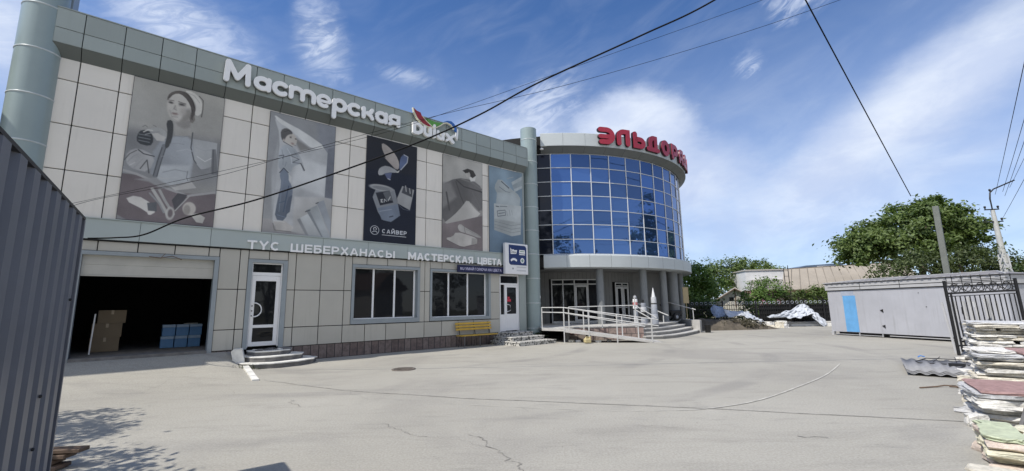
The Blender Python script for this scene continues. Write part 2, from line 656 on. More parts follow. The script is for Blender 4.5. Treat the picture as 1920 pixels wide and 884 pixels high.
def to_local(x, y):
    p = Vector((x, y, 0)) - FO
    return p.dot(FD), p.dot(FN)


def sstep(a, b, x):
    t = max(0.0, min(1.0, (x - a) / (b - a)))
    return t * t * (3 - 2 * t)


def gz(x, y):
    """height of the yard: level, with a ramp up to the garage door"""
    u, d = to_local(x, y)
    fall = 1 - 0.68 * sstep(0.1, 1.15, -d) - 0.32 * sstep(0.8, 4.2, -d)
    ramp = 0.43 * (1 - sstep(2.42, 2.62, u)) * fall * sstep(-9, -5, u)
    return ramp


def text_mesh(txt, bold=0.0, extrude=0.02):
    cu = bpy.data.curves.new('lettering', 'FONT')
    cu.body = txt
    cu.size = 1.0
    cu.offset = bold
    cu.extrude = extrude
    cu.resolution_u = 4
    o = bpy.data.objects.new('lettering', cu)
    COL.objects.link(o)
    bpy.context.view_layer.update()
    dg = bpy.context.evaluated_depsgraph_get()
    me = bpy.data.meshes.new_from_object(o.evaluated_get(dg))
    bpy.data.objects.remove(o)
    bpy.data.curves.remove(cu)
    return me


def letters(txt, u0, u1, z0, z1, y0, y1, material, parent, bold=0.02, gap=0.10, space=0.35, part='letter', single=False):
    """word fitted to a rectangle of the x-z plane, front at y0, one mesh per letter (or one for all)"""
    items, tot, ztop = [], 0.0, 0.0
    for ch in txt:
        if ch == ' ':
            items.append(None); tot += space; continue
        me = text_mesh(ch, bold)
        xs = [v.co.x for v in me.vertices]; ys = [v.co.y for v in me.vertices]
        items.append((me, min(xs), max(xs), min(ys), max(ys)))
        tot += max(xs) - min(xs)
    caps = sorted(it[4] - max(it[3], -0.05) for it in items if it)
    cap = caps[len(caps) // 2]
    base = sorted(it[3] for it in items if it)[len([1 for it in items if it]) // 2]
    ng = sum(1 for a, b in zip(items, items[1:]) if a and b)
    sx = (u1 - u0) / (tot + ng * gap)
    sz = (z1 - z0) / cap
    x = u0
    objs, allmb = [], MB()
    for i, it in enumerate(items):
        if it is None:
            x += space * sx; continue
        me, a, b, c, d = it
        mb = allmb if single else MB()
        zz = sorted(set(round(v.co.z, 4) for v in me.vertices))
        zf = zz[-1]
        vs = [(x + (v.co.x - a) * sx, y0 if v.co.z > zf - 1e-3 else y1, z0 + (v.co.y - base) * sz) for v in me.vertices]
        mb.add(vs, [list(p.vertices) for p in me.polygons])
        bpy.data.meshes.remove(me)
        x += (b - a) * sx
        if i + 1 < len(items) and items[i + 1]:
            x += gap * sx
        if not single:
            objs.append(mb.build(part, material, parent))
    if single:
        objs.append(allmb.build(part, material, parent))
    return objs


def block_caps(txt, u0, u1, z0, z1, y0, y1, material, parent, sw=0.2, gap=0.14, space=0.45, part='letter', single=False):
    """bold block capitals drawn from strokes, fitted to a rectangle of the x-z plane"""
    t = sw / 2
    wd = {'Т': .8, 'Ү': .86, 'С': .84, 'Ш': 1.15, 'Е': .7, 'Б': .76, 'Р': .75, 'Х': .85, 'А': .9, 'Н': .8, 'Ы': 1.06, 'М': 1.02, 'К': .8, 'Я': .78, 'Ц': .86, 'В': .78, 'Й': .84, ' ': space}
    tot = sum(wd[c] for c in txt) + gap * (len(txt) - 1)
    hz = z1 - z0
    kx = (u1 - u0) / tot
    x = u0
    allmb = MB()
    for c in txt:
        w = wd[c]
        l, r, lo, hi = t, w - t, t, 1 - t
        m_ = w / 2
        def bowl(a, b, xs_, n=8):
            ry = (b - a) / 2
            rx = min(ry * 1.1, (w - t) - xs_ - .02)
            return [(l, b), (w - t - rx, b)] + arc(w - t - rx, (a + b) / 2, rx, ry, 90, -90, n)[1:-1] + [(w - t - rx, a), (l, a)]
        G = {
            'Т': [[(0, hi), (w, hi)], [(m_, 0), (m_, hi)]],
            'Ү': [[(t, 1), (m_, .42)], [(w - t, 1), (m_, .42), (m_, 0)]],
            'С': [arc(m_, .5, m_ - t, .5 - t, 48, 312, 18)],
            'Ш': [[(l, 1), (l, lo), (r, lo), (r, 1)], [(m_, lo), (m_, 1)]],
            'Е': [[(w, hi), (l, hi), (l, lo), (w, lo)], [(l, .5), (w * .92, .5)]],
            'Б': [[(w * .92, hi), (l, hi), (l, 0)], bowl(lo, .57, .4)],
            'Р': [[(l, 0), (l, 1)], bowl(.42, hi, .4)],
            'Х': [[(t, 1), (w - t, 0)], [(t, 0), (w - t, 1)]],
            'А': [[(t, 0), (m_ - .02, .96)], [(m_ + .02, .96), (w - t, 0)], [(w * .26, .3), (w * .74, .3)]],
            'Н': [[(l, 0), (l, 1)], [(r, 0), (r, 1)], [(l, .5), (r, .5)]],
            'Ы': [[(l, 0), (l, 1)], [(r, 0), (r, 1)]],
            'М': [[(l, 0), (l, 1)], [(r, 0), (r, 1)], [(l, .92), (m_, .25), (r, .92)]],
            'К': [[(l, 0), (l, 1)], [(w - t, 1), (l + .12, .5), (w - t, 0)]],
            'Я': [[(r, 0), (r, 1)], [(w - q[0], q[1]) for q in bowl(.42, hi, .4)], [(r - .22, .44), (t, 0)]],
            'Ц': [[(l, 1), (l, lo), (r, lo), (r, 1)], [(r + .06, lo), (r + .06, -.16)]],
            'В': [[(l, 0), (l, 1)], bowl(.52, hi, .4), bowl(lo, .52, .4)],
            'Й': [[(l, 0), (l, 1)], [(r, 0), (r, 1)], [(l, .08), (r, .92)], [(m_ - .2, 1.24), (m_, 1.14), (m_ + .2, 1.24)]],
            ' ': []}[c]
        if c == 'Ы':
            w0, w = w, .74
            G.append(bowl(lo, .57, .35)); w = w0
        if G:
            mb = allmb if single else MB()
            for q, pts in enumerate(G):
                mb.stroke([(x + a * kx, z0 + b * hz) for a, b in pts], sw * (kx + hz) / 2 * (0.85 if q and c in 'ЕА' else 1), y0 - 0.0015 * q, y1, cap=False)
            if not single:
                mb.build(part, material, parent)
        x += (w + gap) * kx
    if single:
        allmb.build(part, material, parent)


def arc(cx, cz, rx, rz, a0, a1, n=14):
    return [(cx + rx * math.cos(R(a0 + (a1 - a0) * i / n)), cz + rz * math.sin(R(a0 + (a1 - a0) * i / n))) for i in range(n + 1)]


def rect_minus(rect, holes):
    out = [rect]
    for h in holes:
        nxt = []
        for (a, b, c, d) in out:
            if h[0] >= b or h[1] <= a or h[2] >= d or h[3] <= c:
                nxt.append((a, b, c, d)); continue
            if h[0] > a: nxt.append((a, h[0], c, d))
            if h[1] < b: nxt.append((h[1], b, c, d))
            m0, m1 = max(a, h[0]), min(b, h[1])
            if h[2] > c: nxt.append((m0, m1, c, h[2]))
            if h[3] < d: nxt.append((m0, m1, h[3], d))
        out = nxt
    return [r for r in out if r[1] - r[0] > 0.03 and r[3] - r[2] > 0.03]

# printed pictures of the five banners and the runs of the overhead cables
POSTERS = [((-0.43,1.7,4.08,8.15),((160,158,153),(136,136,138)),[('p',[(-0.136,0.385),(1.24,0.335),(1.286,0.667),(-0.075,0.717)],(124,126,131),0.1),('p',[(-0.08,0.694),(0.138,0.69),(0.264,0.709),(0.396,0.746),(0.645,0.788),(1.078,0.726),(1.126,1.055),(-0.047,1.044)],(112,101,106),0.01),('l',[(-0.018,0.669),(0.137,0.684),(0.282,0.713),(0.415,0.751),(0.684,0.792),(1.017,0.738)],0.03,(158,157,160)),('p',[(0.283,0.455),(0.481,0.365),(0.654,0.355),(0.71,0.455),(0.707,0.562),(0.686,0.682),(0.484,0.726),(0.323,0.691),(0.255,0.66)],(150,156,166),0.02),('p',[(0.335,0.601),(0.687,0.564),(0.688,0.694),(0.486,0.738),(0.343,0.701)],(163,168,175),0.03),('p',[(0.676,0.366),(0.962,0.363),(0.97,0.533),(0.81,0.588),(0.722,0.533)],(163,166,171),0.004),('p',[(0.013,0.612),(0.025,0.537),(0.122,0.5),(0.307,0.541),(0.255,0.66),(0.098,0.657)],(163,163,167),0.012),('p',[(0.464,0.261),(0.626,0.238),(0.657,0.348),(0.482,0.367)],(168,165,162),0.008),('p',[(0.475,0.268),(0.63,0.226),(0.635,0.284),(0.568,0.303),(0.498,0.291)],(132,129,127),0.02),('e',(0.489,0.151,0.134,0.109),(182,178,173),0.01),('p',[(0.544,0.155),(0.629,0.129),(0.634,0.226),(0.54,0.253)],(156,152,149),0.02),('p',[(0.35,0.106),(0.374,0.059),(0.455,0.025),(0.562,0.023),(0.634,0.073),(0.675,0.128),(0.67,0.197),(0.637,0.243),(0.608,0.213),(0.634,0.148),(0.576,0.082),(0.491,0.045),(0.416,0.059),(0.368,0.111)],(82,76,74),0.006),('p',[(0.531,0.013),(0.62,0.006),(0.706,0.04),(0.755,0.095),(0.755,0.147),(0.712,0.187),(0.667,0.18),(0.682,0.12),(0.642,0.069),(0.574,0.031)],(180,177,172),0.006),('l',[(0.701,0.031),(0.749,0.057),(0.755,0.123),(0.749,0.186)],0.012,(90,86,84)),('p',[(0.621,0.245),(0.664,0.185),(0.681,0.219),(0.657,0.247)],(120,114,110),0.004),('p',[(0.555,0.161),(0.63,0.149),(0.626,0.222),(0.56,0.258),(0.494,0.265),(0.539,0.224)],(148,144,140),0.022),('p',[(0.441,0.142),(0.424,0.179),(0.474,0.18),(0.462,0.155)],(150,145,141),0.012),('p',[(0.365,0.117),(0.43,0.106),(0.444,0.134),(0.373,0.145)],(158,153,149),0.015),('p',[(0.475,0.112),(0.56,0.109),(0.565,0.136),(0.484,0.143)],(156,151,147),0.015),('e',(0.397,0.129,0.024,0.008),(78,76,76),0.01),('e',(0.516,0.126,0.029,0.008),(78,76,76),0.01),('l',[(0.357,0.114),(0.425,0.111)],0.01,(104,98,95)),('l',[(0.478,0.108),(0.557,0.115)],0.01,(104,98,95)),('l',[(0.451,0.143),(0.434,0.17),(0.466,0.176)],0.006,(128,122,120)),('e',(0.452,0.206,0.035,0.009),(134,116,114),0.01),('l',[(0.425,0.232),(0.487,0.226)],0.01,(140,134,131)),('l',[(0.669,0.32),(0.667,0.434),(0.712,0.521),(0.743,0.544)],0.012,(78,80,86)),('l',[(0.125,0.515),(0.181,0.537),(0.289,0.543)],0.012,(60,62,68)),('l',[(0.003,0.6),(0.045,0.553),(0.108,0.521)],0.008,(75,76,80)),('l',[(0.38,0.456),(0.346,0.562),(0.321,0.681)],0.05,(112,116,124)),('l',[(0.359,0.471),(0.332,0.564),(0.303,0.678)],0.008,(70,72,78)),('l',[(0.402,0.453),(0.366,0.573),(0.341,0.681)],0.008,(70,72,78)),('l',[(0.165,0.644),(0.223,0.576),(0.256,0.666)],0.01,(75,76,80)),('p',[(0.152,0.37),(0.288,0.326),(0.394,0.35),(0.392,0.415),(0.277,0.42),(0.234,0.378)],(168,169,170),0.004),('p',[(0.09,0.417),(0.13,0.367),(0.234,0.372),(0.267,0.434),(0.235,0.479),(0.104,0.47)],(62,66,72),0.004),('l',[(0.112,0.404),(0.225,0.404)],0.012,(112,118,124)),('l',[(0.112,0.426),(0.226,0.427)],0.012,(112,118,124)),('l',[(0.116,0.448),(0.223,0.45)],0.012,(112,118,124)),('p',[(0.368,0.273),(0.429,0.253),(0.456,0.302),(0.454,0.407),(0.417,0.475),(0.38,0.458),(0.402,0.362)],(68,70,73),0.004),('l',[(0.154,0.383),(0.195,0.362),(0.24,0.361)],0.012,(196,194,190)),('l',[(0.175,0.399),(0.242,0.377),(0.313,0.361)],0.012,(140,142,146)),('l',[(0.287,0.371),(0.344,0.383),(0.379,0.407)],0.01,(120,122,126)),('p',[(0.235,0.385),(0.296,0.37),(0.382,0.391),(0.375,0.424),(0.296,0.428)],(182,180,178),0.008),('l',[(0.139,0.347),(0.163,0.333),(0.186,0.343)],0.008,(110,112,114)),('l',[(0.242,0.322),(0.274,0.328)],0.008,(110,112,114)),('l',[(0.038,0.609),(0.082,0.567),(0.13,0.543)],0.01,(140,141,146)),('l',[(0.097,0.651),(0.156,0.596),(0.186,0.568)],0.01,(146,147,152)),('l',[(0.059,0.631),(0.106,0.607)],0.008,(186,186,188)),('l',[(0.436,0.436),(0.509,0.42),(0.586,0.42)],0.008,(136,141,150)),('l',[(0.36,0.535),(0.45,0.518),(0.508,0.529)],0.008,(138,143,152)),('l',[(0.519,0.478),(0.63,0.451),(0.681,0.459)],0.01,(168,173,181)),('l',[(0.397,0.646),(0.522,0.614),(0.657,0.619)],0.012,(140,145,153)),('l',[(0.369,0.699),(0.531,0.671),(0.676,0.676)],0.012,(172,176,182)),('l',[(0.66,0.612),(0.653,0.659),(0.671,0.683)],0.01,(120,124,132)),('l',[(0.725,0.426),(0.828,0.441),(0.928,0.415)],0.01,(150,153,160)),('l',[(0.745,0.491),(0.84,0.52),(0.917,0.485)],0.01,(188,190,193)),('l',[(0.718,0.534),(0.79,0.586),(0.89,0.576)],0.008,(112,115,122)),('l',[(0.376,0.072),(0.429,0.044),(0.506,0.037)],0.006,(112,105,102)),('l',[(0.554,0.034),(0.626,0.074),(0.659,0.131)],0.006,(60,55,54)),('l',[(0.642,0.147),(0.639,0.195),(0.65,0.223)],0.006,(60,56,55)),('l',[(0.563,0.027),(0.645,0.037),(0.712,0.081)],0.006,(150,146,142)),('l',[(0.395,0.185),(0.427,0.24),(0.493,0.26)],0.006,(150,146,143)),('e',(0.391,0.163,0.023,0.018),(188,183,178),0.02),('e',(0.538,0.177,0.034,0.029),(162,156,152),0.03),('l',[(0.428,0.203),(0.451,0.205),(0.477,0.195)],0.004,(104,86,86)),('l',[(0.439,0.222),(0.469,0.218)],0.004,(150,140,138)),('l',[(0.611,0.206),(0.626,0.227)],0.01,(128,122,119)),('l',[(0.491,0.366),(0.559,0.368),(0.643,0.346)],0.008,(130,133,140)),('p',[(0.127,0.722),(0.332,0.69),(0.45,0.742),(0.38,0.76),(0.267,0.727)],(150,150,154),0.015),('l',[(0.35,0.688),(0.46,0.69)],0.01,(176,176,178)),('p',[(0.907,0.418),(0.952,0.412),(1.002,0.605),(0.923,0.608)],(112,114,120),0.004),('l',[(0.924,0.419),(0.945,0.604)],0.008,(80,82,88)),('p',[(0.486,0.738),(0.705,0.68),(0.772,0.726),(0.546,0.765)],(170,168,168),0.004),('p',[(0.038,0.868),(0.162,0.826),(0.338,0.881),(0.376,0.928),(0.307,0.963),(0.276,0.931)],(188,185,182),0.004),('p',[(0.274,0.874),(0.37,0.861),(0.381,0.927),(0.292,0.927)],(100,104,112),0.004),('l',[(0.31,0.773),(0.394,0.846),(0.492,0.939)],0.035,(172,171,170)),('l',[(0.382,0.773),(0.448,0.842),(0.555,0.934)],0.03,(160,160,160)),('e',(0.518,0.931,0.047,0.046),(176,175,173),0.01),('e',(0.521,0.93,0.026,0.03),(112,101,106),0.01),('p',[(0.521,0.836),(0.577,0.781),(0.683,0.785),(0.622,0.879),(0.571,0.914)],(76,76,82),0.004),('l',[(0.57,0.908),(0.704,0.793)],0.015,(165,165,165)),('e',(0.718,0.883,0.073,0.048),(176,170,164),0.01),('e',(0.693,0.893,0.038,0.036),(140,134,130),0.01),('p',[(0.734,0.922),(0.824,0.91),(0.904,0.937),(0.882,0.98),(0.81,0.976)],(186,183,178),0.004),('l',[(0.289,0.805),(0.398,0.871),(0.453,0.929)],0.02,(140,142,146)),('l',[(0.338,0.777),(0.541,0.733),(0.725,0.68)],0.012,(120,120,124))]),((3.0,5.11,4.05,8.12),((136,139,146),(146,148,152)),[('p',[(0.684,-0.026),(1.083,-0.041),(1.104,0.763),(0.848,0.648)],(122,127,139),0.05),('p',[(0.04,0.022),(0.198,0.065),(0.462,0.108),(0.889,0.214),(0.894,0.375),(0.873,0.653),(1.02,0.661),(1.016,1.007),(0.144,0.95),(0.125,0.878),(0.139,0.479),(0.158,0.194)],(168,171,177),0.01),('p',[(0.033,0.016),(0.197,0.058),(0.485,0.105),(0.889,0.214),(0.64,0.247),(0.446,0.177),(0.281,0.112),(0.123,0.082)],(186,188,191),0.008),('p',[(0.312,0.155),(0.629,0.248),(0.459,0.289),(0.408,0.242)],(120,119,120),0.03),('p',[(0.418,0.333),(0.894,0.375),(0.884,0.645),(0.358,0.586)],(176,179,184),0.05),('p',[(0.892,0.217),(1.014,0.181),(1.014,0.651),(0.878,0.656)],(108,113,127),0.004),('p',[(-0.047,0.889),(0.136,0.884),(0.148,0.95),(0.425,0.978),(1.028,1.006),(-0.029,1.031)],(150,147,149),0.008),('p',[(0.413,0.683),(0.873,0.653),(1.021,0.668),(1.028,1.006),(0.424,0.972)],(166,166,168),0.02),('p',[(0.066,0.487),(0.137,0.197),(0.15,0.478),(0.125,0.878)],(158,161,167),0.02),('e',(0.309,0.204,0.093,0.057),(186,179,173),0.01),('p',[(0.156,0.143),(0.225,0.111),(0.304,0.122),(0.341,0.151),(0.276,0.163),(0.235,0.191),(0.216,0.239),(0.171,0.212)],(92,91,93),0.01),('e',(0.307,0.186,0.013,0.005),(70,68,68),0.01),('e',(0.384,0.189,0.011,0.005),(70,68,68),0.01),('e',(0.212,0.224,0.017,0.015),(170,160,155),0.01),('l',[(0.329,0.241),(0.39,0.246)],0.008,(120,105,103)),('l',[(0.21,0.148),(0.271,0.127),(0.318,0.144)],0.008,(70,69,71)),('e',(0.339,0.232,0.02,0.005),(140,112,108),0.01),('l',[(0.293,0.177),(0.323,0.172)],0.005,(80,76,75)),('p',[(0.179,0.276),(0.285,0.246),(0.425,0.292),(0.504,0.389),(0.362,0.43),(0.351,0.49),(0.255,0.457),(0.171,0.482),(0.149,0.364)],(158,166,177),0.008),('l',[(0.336,0.362),(0.465,0.347),(0.533,0.445)],0.035,(160,164,171)),('l',[(0.161,0.362),(0.225,0.348),(0.215,0.379)],0.014,(80,84,92)),('l',[(0.325,0.343),(0.455,0.358),(0.358,0.395),(0.47,0.393)],0.01,(84,88,97)),('l',[(0.482,0.392),(0.54,0.445)],0.02,(88,88,94)),('l',[(0.207,0.234),(0.343,0.263)],0.012,(96,100,110)),('l',[(0.194,0.307),(0.223,0.368),(0.222,0.432)],0.01,(132,140,151)),('l',[(0.268,0.285),(0.324,0.331),(0.35,0.406)],0.01,(180,187,196)),('l',[(0.369,0.299),(0.431,0.345)],0.008,(126,133,144)),('l',[(0.253,0.442),(0.27,0.401)],0.008,(124,131,142)),('p',[(0.179,0.507),(0.237,0.454),(0.307,0.488),(0.337,0.562),(0.403,0.633),(0.343,0.745),(0.317,0.893),(0.153,0.889),(0.18,0.727),(0.222,0.585)],(98,110,130),0.006),('p',[(0.339,0.691),(0.389,0.67),(0.366,0.813),(0.309,0.844),(0.304,0.767)],(84,95,115),0.006),('l',[(0.184,0.5),(0.237,0.456),(0.307,0.488)],0.012,(60,66,80)),('l',[(0.242,0.532),(0.224,0.648),(0.213,0.823)],0.01,(116,128,148)),('l',[(0.326,0.601),(0.304,0.692),(0.276,0.819)],0.012,(66,84,114)),('l',[(0.204,0.75),(0.287,0.731)],0.008,(68,86,116)),('l',[(0.195,0.849),(0.303,0.861)],0.008,(110,130,160)),('p',[(0.315,0.5),(0.361,0.521),(0.345,0.574),(0.32,0.551)],(186,188,190),0.004),('p',[(0.143,0.907),(0.295,0.89),(0.437,0.936),(0.406,0.973),(0.202,0.981)],(182,178,176),0.008),('l',[(0.15,0.899),(0.299,0.902)],0.014,(186,186,188)),('l',[(0.141,0.92),(0.168,0.973),(0.402,0.975)],0.01,(110,106,106)),('p',[(0.478,0.869),(0.634,0.81),(0.873,0.994),(0.618,0.993)],(166,171,176),0.006),('p',[(0.478,0.869),(0.521,0.856),(0.661,0.991),(0.618,0.993)],(140,143,149),0.01),('p',[(0.604,0.784),(0.765,0.727),(0.997,0.992),(0.863,0.996)],(150,157,164),0.006),('p',[(0.604,0.784),(0.649,0.773),(0.882,0.995),(0.864,0.998)],(120,126,134),0.01),('p',[(0.754,0.708),(0.87,0.676),(1.016,0.882),(1.006,0.981)],(138,145,156),0.006),('l',[(0.596,0.797),(0.663,0.777)],0.016,(84,88,94)),('l',[(0.75,0.715),(0.782,0.704)],0.016,(84,88,94))]),((6.3,8.4,4.05,8.12),((42,44,53),(34,40,58)),[('p',[(-0.01,0.32),(1.053,0.3),(1.024,1.016),(-0.03,1.021)],(32,38,56),0.03),('p',[(0.272,0.036),(0.404,0.057),(0.569,0.132),(0.638,0.206),(0.625,0.277),(0.521,0.245),(0.373,0.195),(0.331,0.146),(0.284,0.099)],(168,158,155),0.004),('p',[(0.333,0.179),(0.398,0.178),(0.617,0.275),(0.549,0.269)],(150,140,138),0.01),('p',[(0.646,0.151),(0.718,0.104),(0.811,0.119),(0.803,0.181),(0.685,0.263),(0.636,0.273)],(84,102,148),0.004),('l',[(0.727,0.108),(0.811,0.121),(0.797,0.182),(0.671,0.267)],0.018,(160,165,178)),('p',[(0.215,0.342),(0.25,0.287),(0.389,0.25),(0.604,0.283),(0.584,0.308),(0.42,0.317),(0.255,0.371)],(158,160,166),0.004),('p',[(0.343,0.336),(0.493,0.312),(0.47,0.37),(0.456,0.395),(0.403,0.383)],(82,92,132),0.004),('l',[(0.418,0.381),(0.461,0.386)],0.014,(170,172,180)),('p',[(0.568,0.304),(0.652,0.272),(0.621,0.302)],(196,194,192),0.004),('p',[(0.082,0.514),(0.532,0.44),(0.621,0.593),(0.676,0.72),(0.5,0.796),(0.3,0.785)],(120,125,134),0.004),('e',(0.3,0.481,0.234,0.031),(152,154,158),0.01),('e',(0.301,0.484,0.191,0.018),(120,124,132),0.01),('p',[(0.19,0.537),(0.456,0.494),(0.536,0.606),(0.281,0.652)],(44,47,58),0.004),('p',[(0.329,0.525),(0.456,0.494),(0.52,0.588),(0.397,0.591)],(96,100,108),0.004),('l',[(0.288,0.599),(0.32,0.59),(0.297,0.618),(0.335,0.615)],0.014,(190,192,196)),('l',[(0.36,0.613),(0.358,0.585),(0.406,0.603)],0.012,(190,192,196)),('l',[(0.431,0.597),(0.473,0.553)],0.012,(190,192,196)),('p',[(0.233,0.68),(0.622,0.613),(0.681,0.722),(0.5,0.796),(0.32,0.784)],(112,126,150),0.006),('l',[(0.277,0.708),(0.506,0.673)],0.01,(150,160,178)),('l',[(0.471,0.749),(0.536,0.737)],0.02,(60,66,84)),('p',[(0.707,0.427),(0.958,0.446),(0.875,0.657),(0.621,0.606),(0.608,0.558)],(142,143,146),0.004),('p',[(0.734,0.432),(0.921,0.442),(0.914,0.524),(0.697,0.495)],(70,73,82),0.01),('l',[(0.775,0.421),(0.791,0.474)],0.02,(150,151,154)),('l',[(0.859,0.441),(0.875,0.487)],0.02,(150,151,154)),('l',[(0.622,0.613),(0.745,0.657),(0.875,0.661)],0.008,(90,95,110))]),((9.65,11.75,4.05,8.12),((165,163,160),(130,125,125)),[('p',[(-0.057,-0.051),(1.058,-0.08),(1.053,0.262),(-0.049,0.328)],(166,164,161),0.05),('p',[(-0.049,0.343),(0.334,0.225),(0.742,0.215),(1.013,0.282),(1.009,0.598),(0.61,0.439),(0.409,0.59),(-0.039,0.772)],(100,98,99),0.012),('p',[(-0.049,0.312),(0.192,0.29),(0.336,0.437),(-0.043,0.605)],(122,120,120),0.05),('l',[(0.334,0.253),(0.517,0.309),(1.013,0.333)],0.03,(76,74,75)),('l',[(0.317,0.271),(0.444,0.428),(0.518,0.495)],0.03,(82,80,81)),('l',[(0.443,0.226),(0.742,0.248),(1.013,0.307)],0.03,(118,116,116)),('l',[(0.09,0.409),(0.162,0.591)],0.04,(84,82,83)),('l',[(0.741,0.355),(0.971,0.535)],0.04,(112,110,111)),('p',[(0.647,0.191),(0.85,0.143),(0.803,0.221),(0.696,0.237)],(190,188,186),0.004),('p',[(0.479,0.133),(0.61,0.097),(0.762,0.105),(0.835,0.156),(0.742,0.193)],(62,59,58),0.004),('e',(0.621,0.165,0.064,0.036),(184,180,176),0.01),('p',[(0.498,0.131),(0.647,0.116),(0.636,0.142),(0.554,0.155)],(62,59,58),0.004),('p',[(-0.04,0.754),(1.009,0.602),(1.023,1.012),(-0.034,1.019)],(122,111,114),0.008),('p',[(0.61,0.439),(0.779,0.532),(1.005,0.599),(0.446,0.69),(-0.016,0.759),(0.267,0.646),(0.481,0.529)],(180,177,174),0.005),('p',[(0.058,0.896),(0.253,0.871),(0.322,0.814),(0.702,0.842),(0.86,0.866),(0.852,0.923),(0.683,0.941),(0.483,0.974),(0.236,0.933)],(172,168,165),0.005),('p',[(0.721,0.865),(0.86,0.866),(0.852,0.923),(0.709,0.936)],(158,154,151),0.01),('l',[(0.098,0.909),(0.271,0.942),(0.483,0.977),(0.833,0.931)],0.01,(100,92,94)),('p',[(0.357,0.758),(0.428,0.722),(0.537,0.756),(0.96,0.83),(0.951,0.862),(0.555,0.818),(0.411,0.809)],(168,165,163),0.005),('l',[(0.526,0.756),(0.555,0.818)],0.014,(120,116,114)),('l',[(0.562,0.773),(0.952,0.84)],0.01,(135,131,129))]),((12.15,14.22,4.05,8.12),((106,131,154),(96,122,148)),[('p',[(-0.012,-0.024),(1.148,-0.053),(1.075,0.411),(-0.021,0.454)],(116,141,163),0.2),('p',[(0.141,0.238),(0.301,0.11),(0.626,0.213),(0.95,0.294),(0.913,0.395),(0.399,0.433),(0.211,0.3)],(160,169,174),0.006),('p',[(0.665,0.139),(1.049,0.021),(1.041,0.174),(0.759,0.252)],(158,168,174),0.004),('p',[(0.695,0.172),(1.046,0.067),(1.042,0.141),(0.725,0.223)],(128,140,148),0.004),('l',[(0.365,0.157),(0.581,0.217)],0.03,(86,97,110)),('l',[(0.298,0.227),(0.491,0.269),(0.624,0.267)],0.016,(100,110,122)),('l',[(0.541,0.105),(0.722,0.07)],0.016,(150,160,166)),('l',[(0.359,0.323),(0.577,0.332)],0.014,(120,130,140)),('p',[(0.232,0.299),(0.714,0.259),(0.93,0.332),(0.916,0.422),(0.186,0.439)],(150,161,168),0.03),('p',[(0.136,0.435),(0.958,0.41),(0.926,0.76),(0.655,0.791),(0.137,0.742)],(168,175,179),0.004),('p',[(0.14,0.612),(0.933,0.616),(0.926,0.76),(0.655,0.791),(0.137,0.742)],(150,157,161),0.01),('l',[(0.148,0.641),(0.652,0.667),(0.923,0.634)],0.008,(112,120,126)),('l',[(0.147,0.678),(0.65,0.71),(0.921,0.678)],0.008,(112,120,126)),('l',[(0.146,0.712),(0.648,0.75),(0.919,0.719)],0.008,(112,120,126)),('l',[(0.194,0.464),(0.27,0.464)],0.02,(70,80,92)),('l',[(0.304,0.458),(0.52,0.446)],0.012,(80,90,100)),('l',[(0.226,0.518),(0.462,0.492),(0.472,0.553),(0.241,0.58),(0.226,0.518)],0.012,(62,72,86)),('l',[(0.267,0.544),(0.439,0.525)],0.018,(90,100,112)),('l',[(0.505,0.503),(0.525,0.554)],0.01,(110,120,130)),('l',[(0.58,0.481),(0.613,0.544)],0.01,(110,120,130)),('l',[(0.66,0.484),(0.68,0.535)],0.01,(120,130,140))])]
CABLES = {'main':[(10.0,6.5,11.3),(7.2,8.3,9.75),(4.68,8.94,8.38),(3.01,9.17,7.67),(0.68,9.49,6.74),(-0.7,9.67,6.06),(-2.11,9.86,5.5),(-4.07,10.11,4.88),(-6.23,10.37,4.27),(-8.04,10.59,3.91),(-9.16,10.72,3.52),(-9.97,10.82,3.47),(-10.72,10.9,3.48)],'thin1':[(12.12,9.0,11.41),(8.76,9.25,9.75),(6.1,9.45,8.75),(1.87,9.76,7.38),(-1.9,10.04,6.17),(-3.88,10.18,5.66),(-7.38,10.43,4.99),(-11.25,10.7,4.3)],'thin2':[(12.1,9.2,10.15),(7.95,9.46,8.72),(4.82,9.65,7.76),(1.35,9.86,6.86),(-1.64,10.04,6.25),(-4.67,10.22,5.55),(-7.33,10.38,4.87),(-10.18,10.54,4.42),(-11.13,10.6,4.18)],'tree':[(6.05,9.0,10.64),(11.33,15.04,12.95),(18.36,21.84,12.83),(23.62,26.37,11.17),(28.11,30.0,8.81)],'line0':[(34.04,30.0,8.82),(30.59,23.84,16.03),(24.28,16.0,21.14)],'line1':[(34.6,30.0,9.01),(31.48,25.15,12.95),(23.47,16.0,16.42)],'line2':[(35.15,30.0,9.31),(32.55,26.47,10.7),(22.71,16.0,12.06)],'line3':[(34.69,30.0,8.7),(31.74,25.62,11.6),(22.92,16.0,13.47)],'line4':[(34.22,30.0,7.1),(31.44,25.8,9.11),(22.61,16.0,10.68)]}

# ================================================================== materials used below
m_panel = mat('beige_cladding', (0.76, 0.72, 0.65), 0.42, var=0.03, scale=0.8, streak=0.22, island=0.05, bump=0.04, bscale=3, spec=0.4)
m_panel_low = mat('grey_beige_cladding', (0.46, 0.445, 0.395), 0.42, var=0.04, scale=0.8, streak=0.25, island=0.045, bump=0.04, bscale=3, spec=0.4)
m_teal = mat('grey_green_cladding', (0.315, 0.355, 0.335), 0.4, var=0.04, scale=0.7, streak=0.2, island=0.07, bump=0.03, bscale=3)
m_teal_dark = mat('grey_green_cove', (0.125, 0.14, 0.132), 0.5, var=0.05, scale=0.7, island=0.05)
m_band = mat('pale_green_band', (0.40, 0.45, 0.435), 0.4, var=0.04, scale=0.7, island=0.03)
m_trim = mat('blue_grey_trim', (0.28, 0.315, 0.335), 0.45, var=0.05)
m_joint = mat('black_joint', (0.018, 0.018, 0.018), 0.9)
m_col = mat('column_metal', (0.285, 0.35, 0.345), 0.32, var=0.05, scale=1.0, spec=0.6)
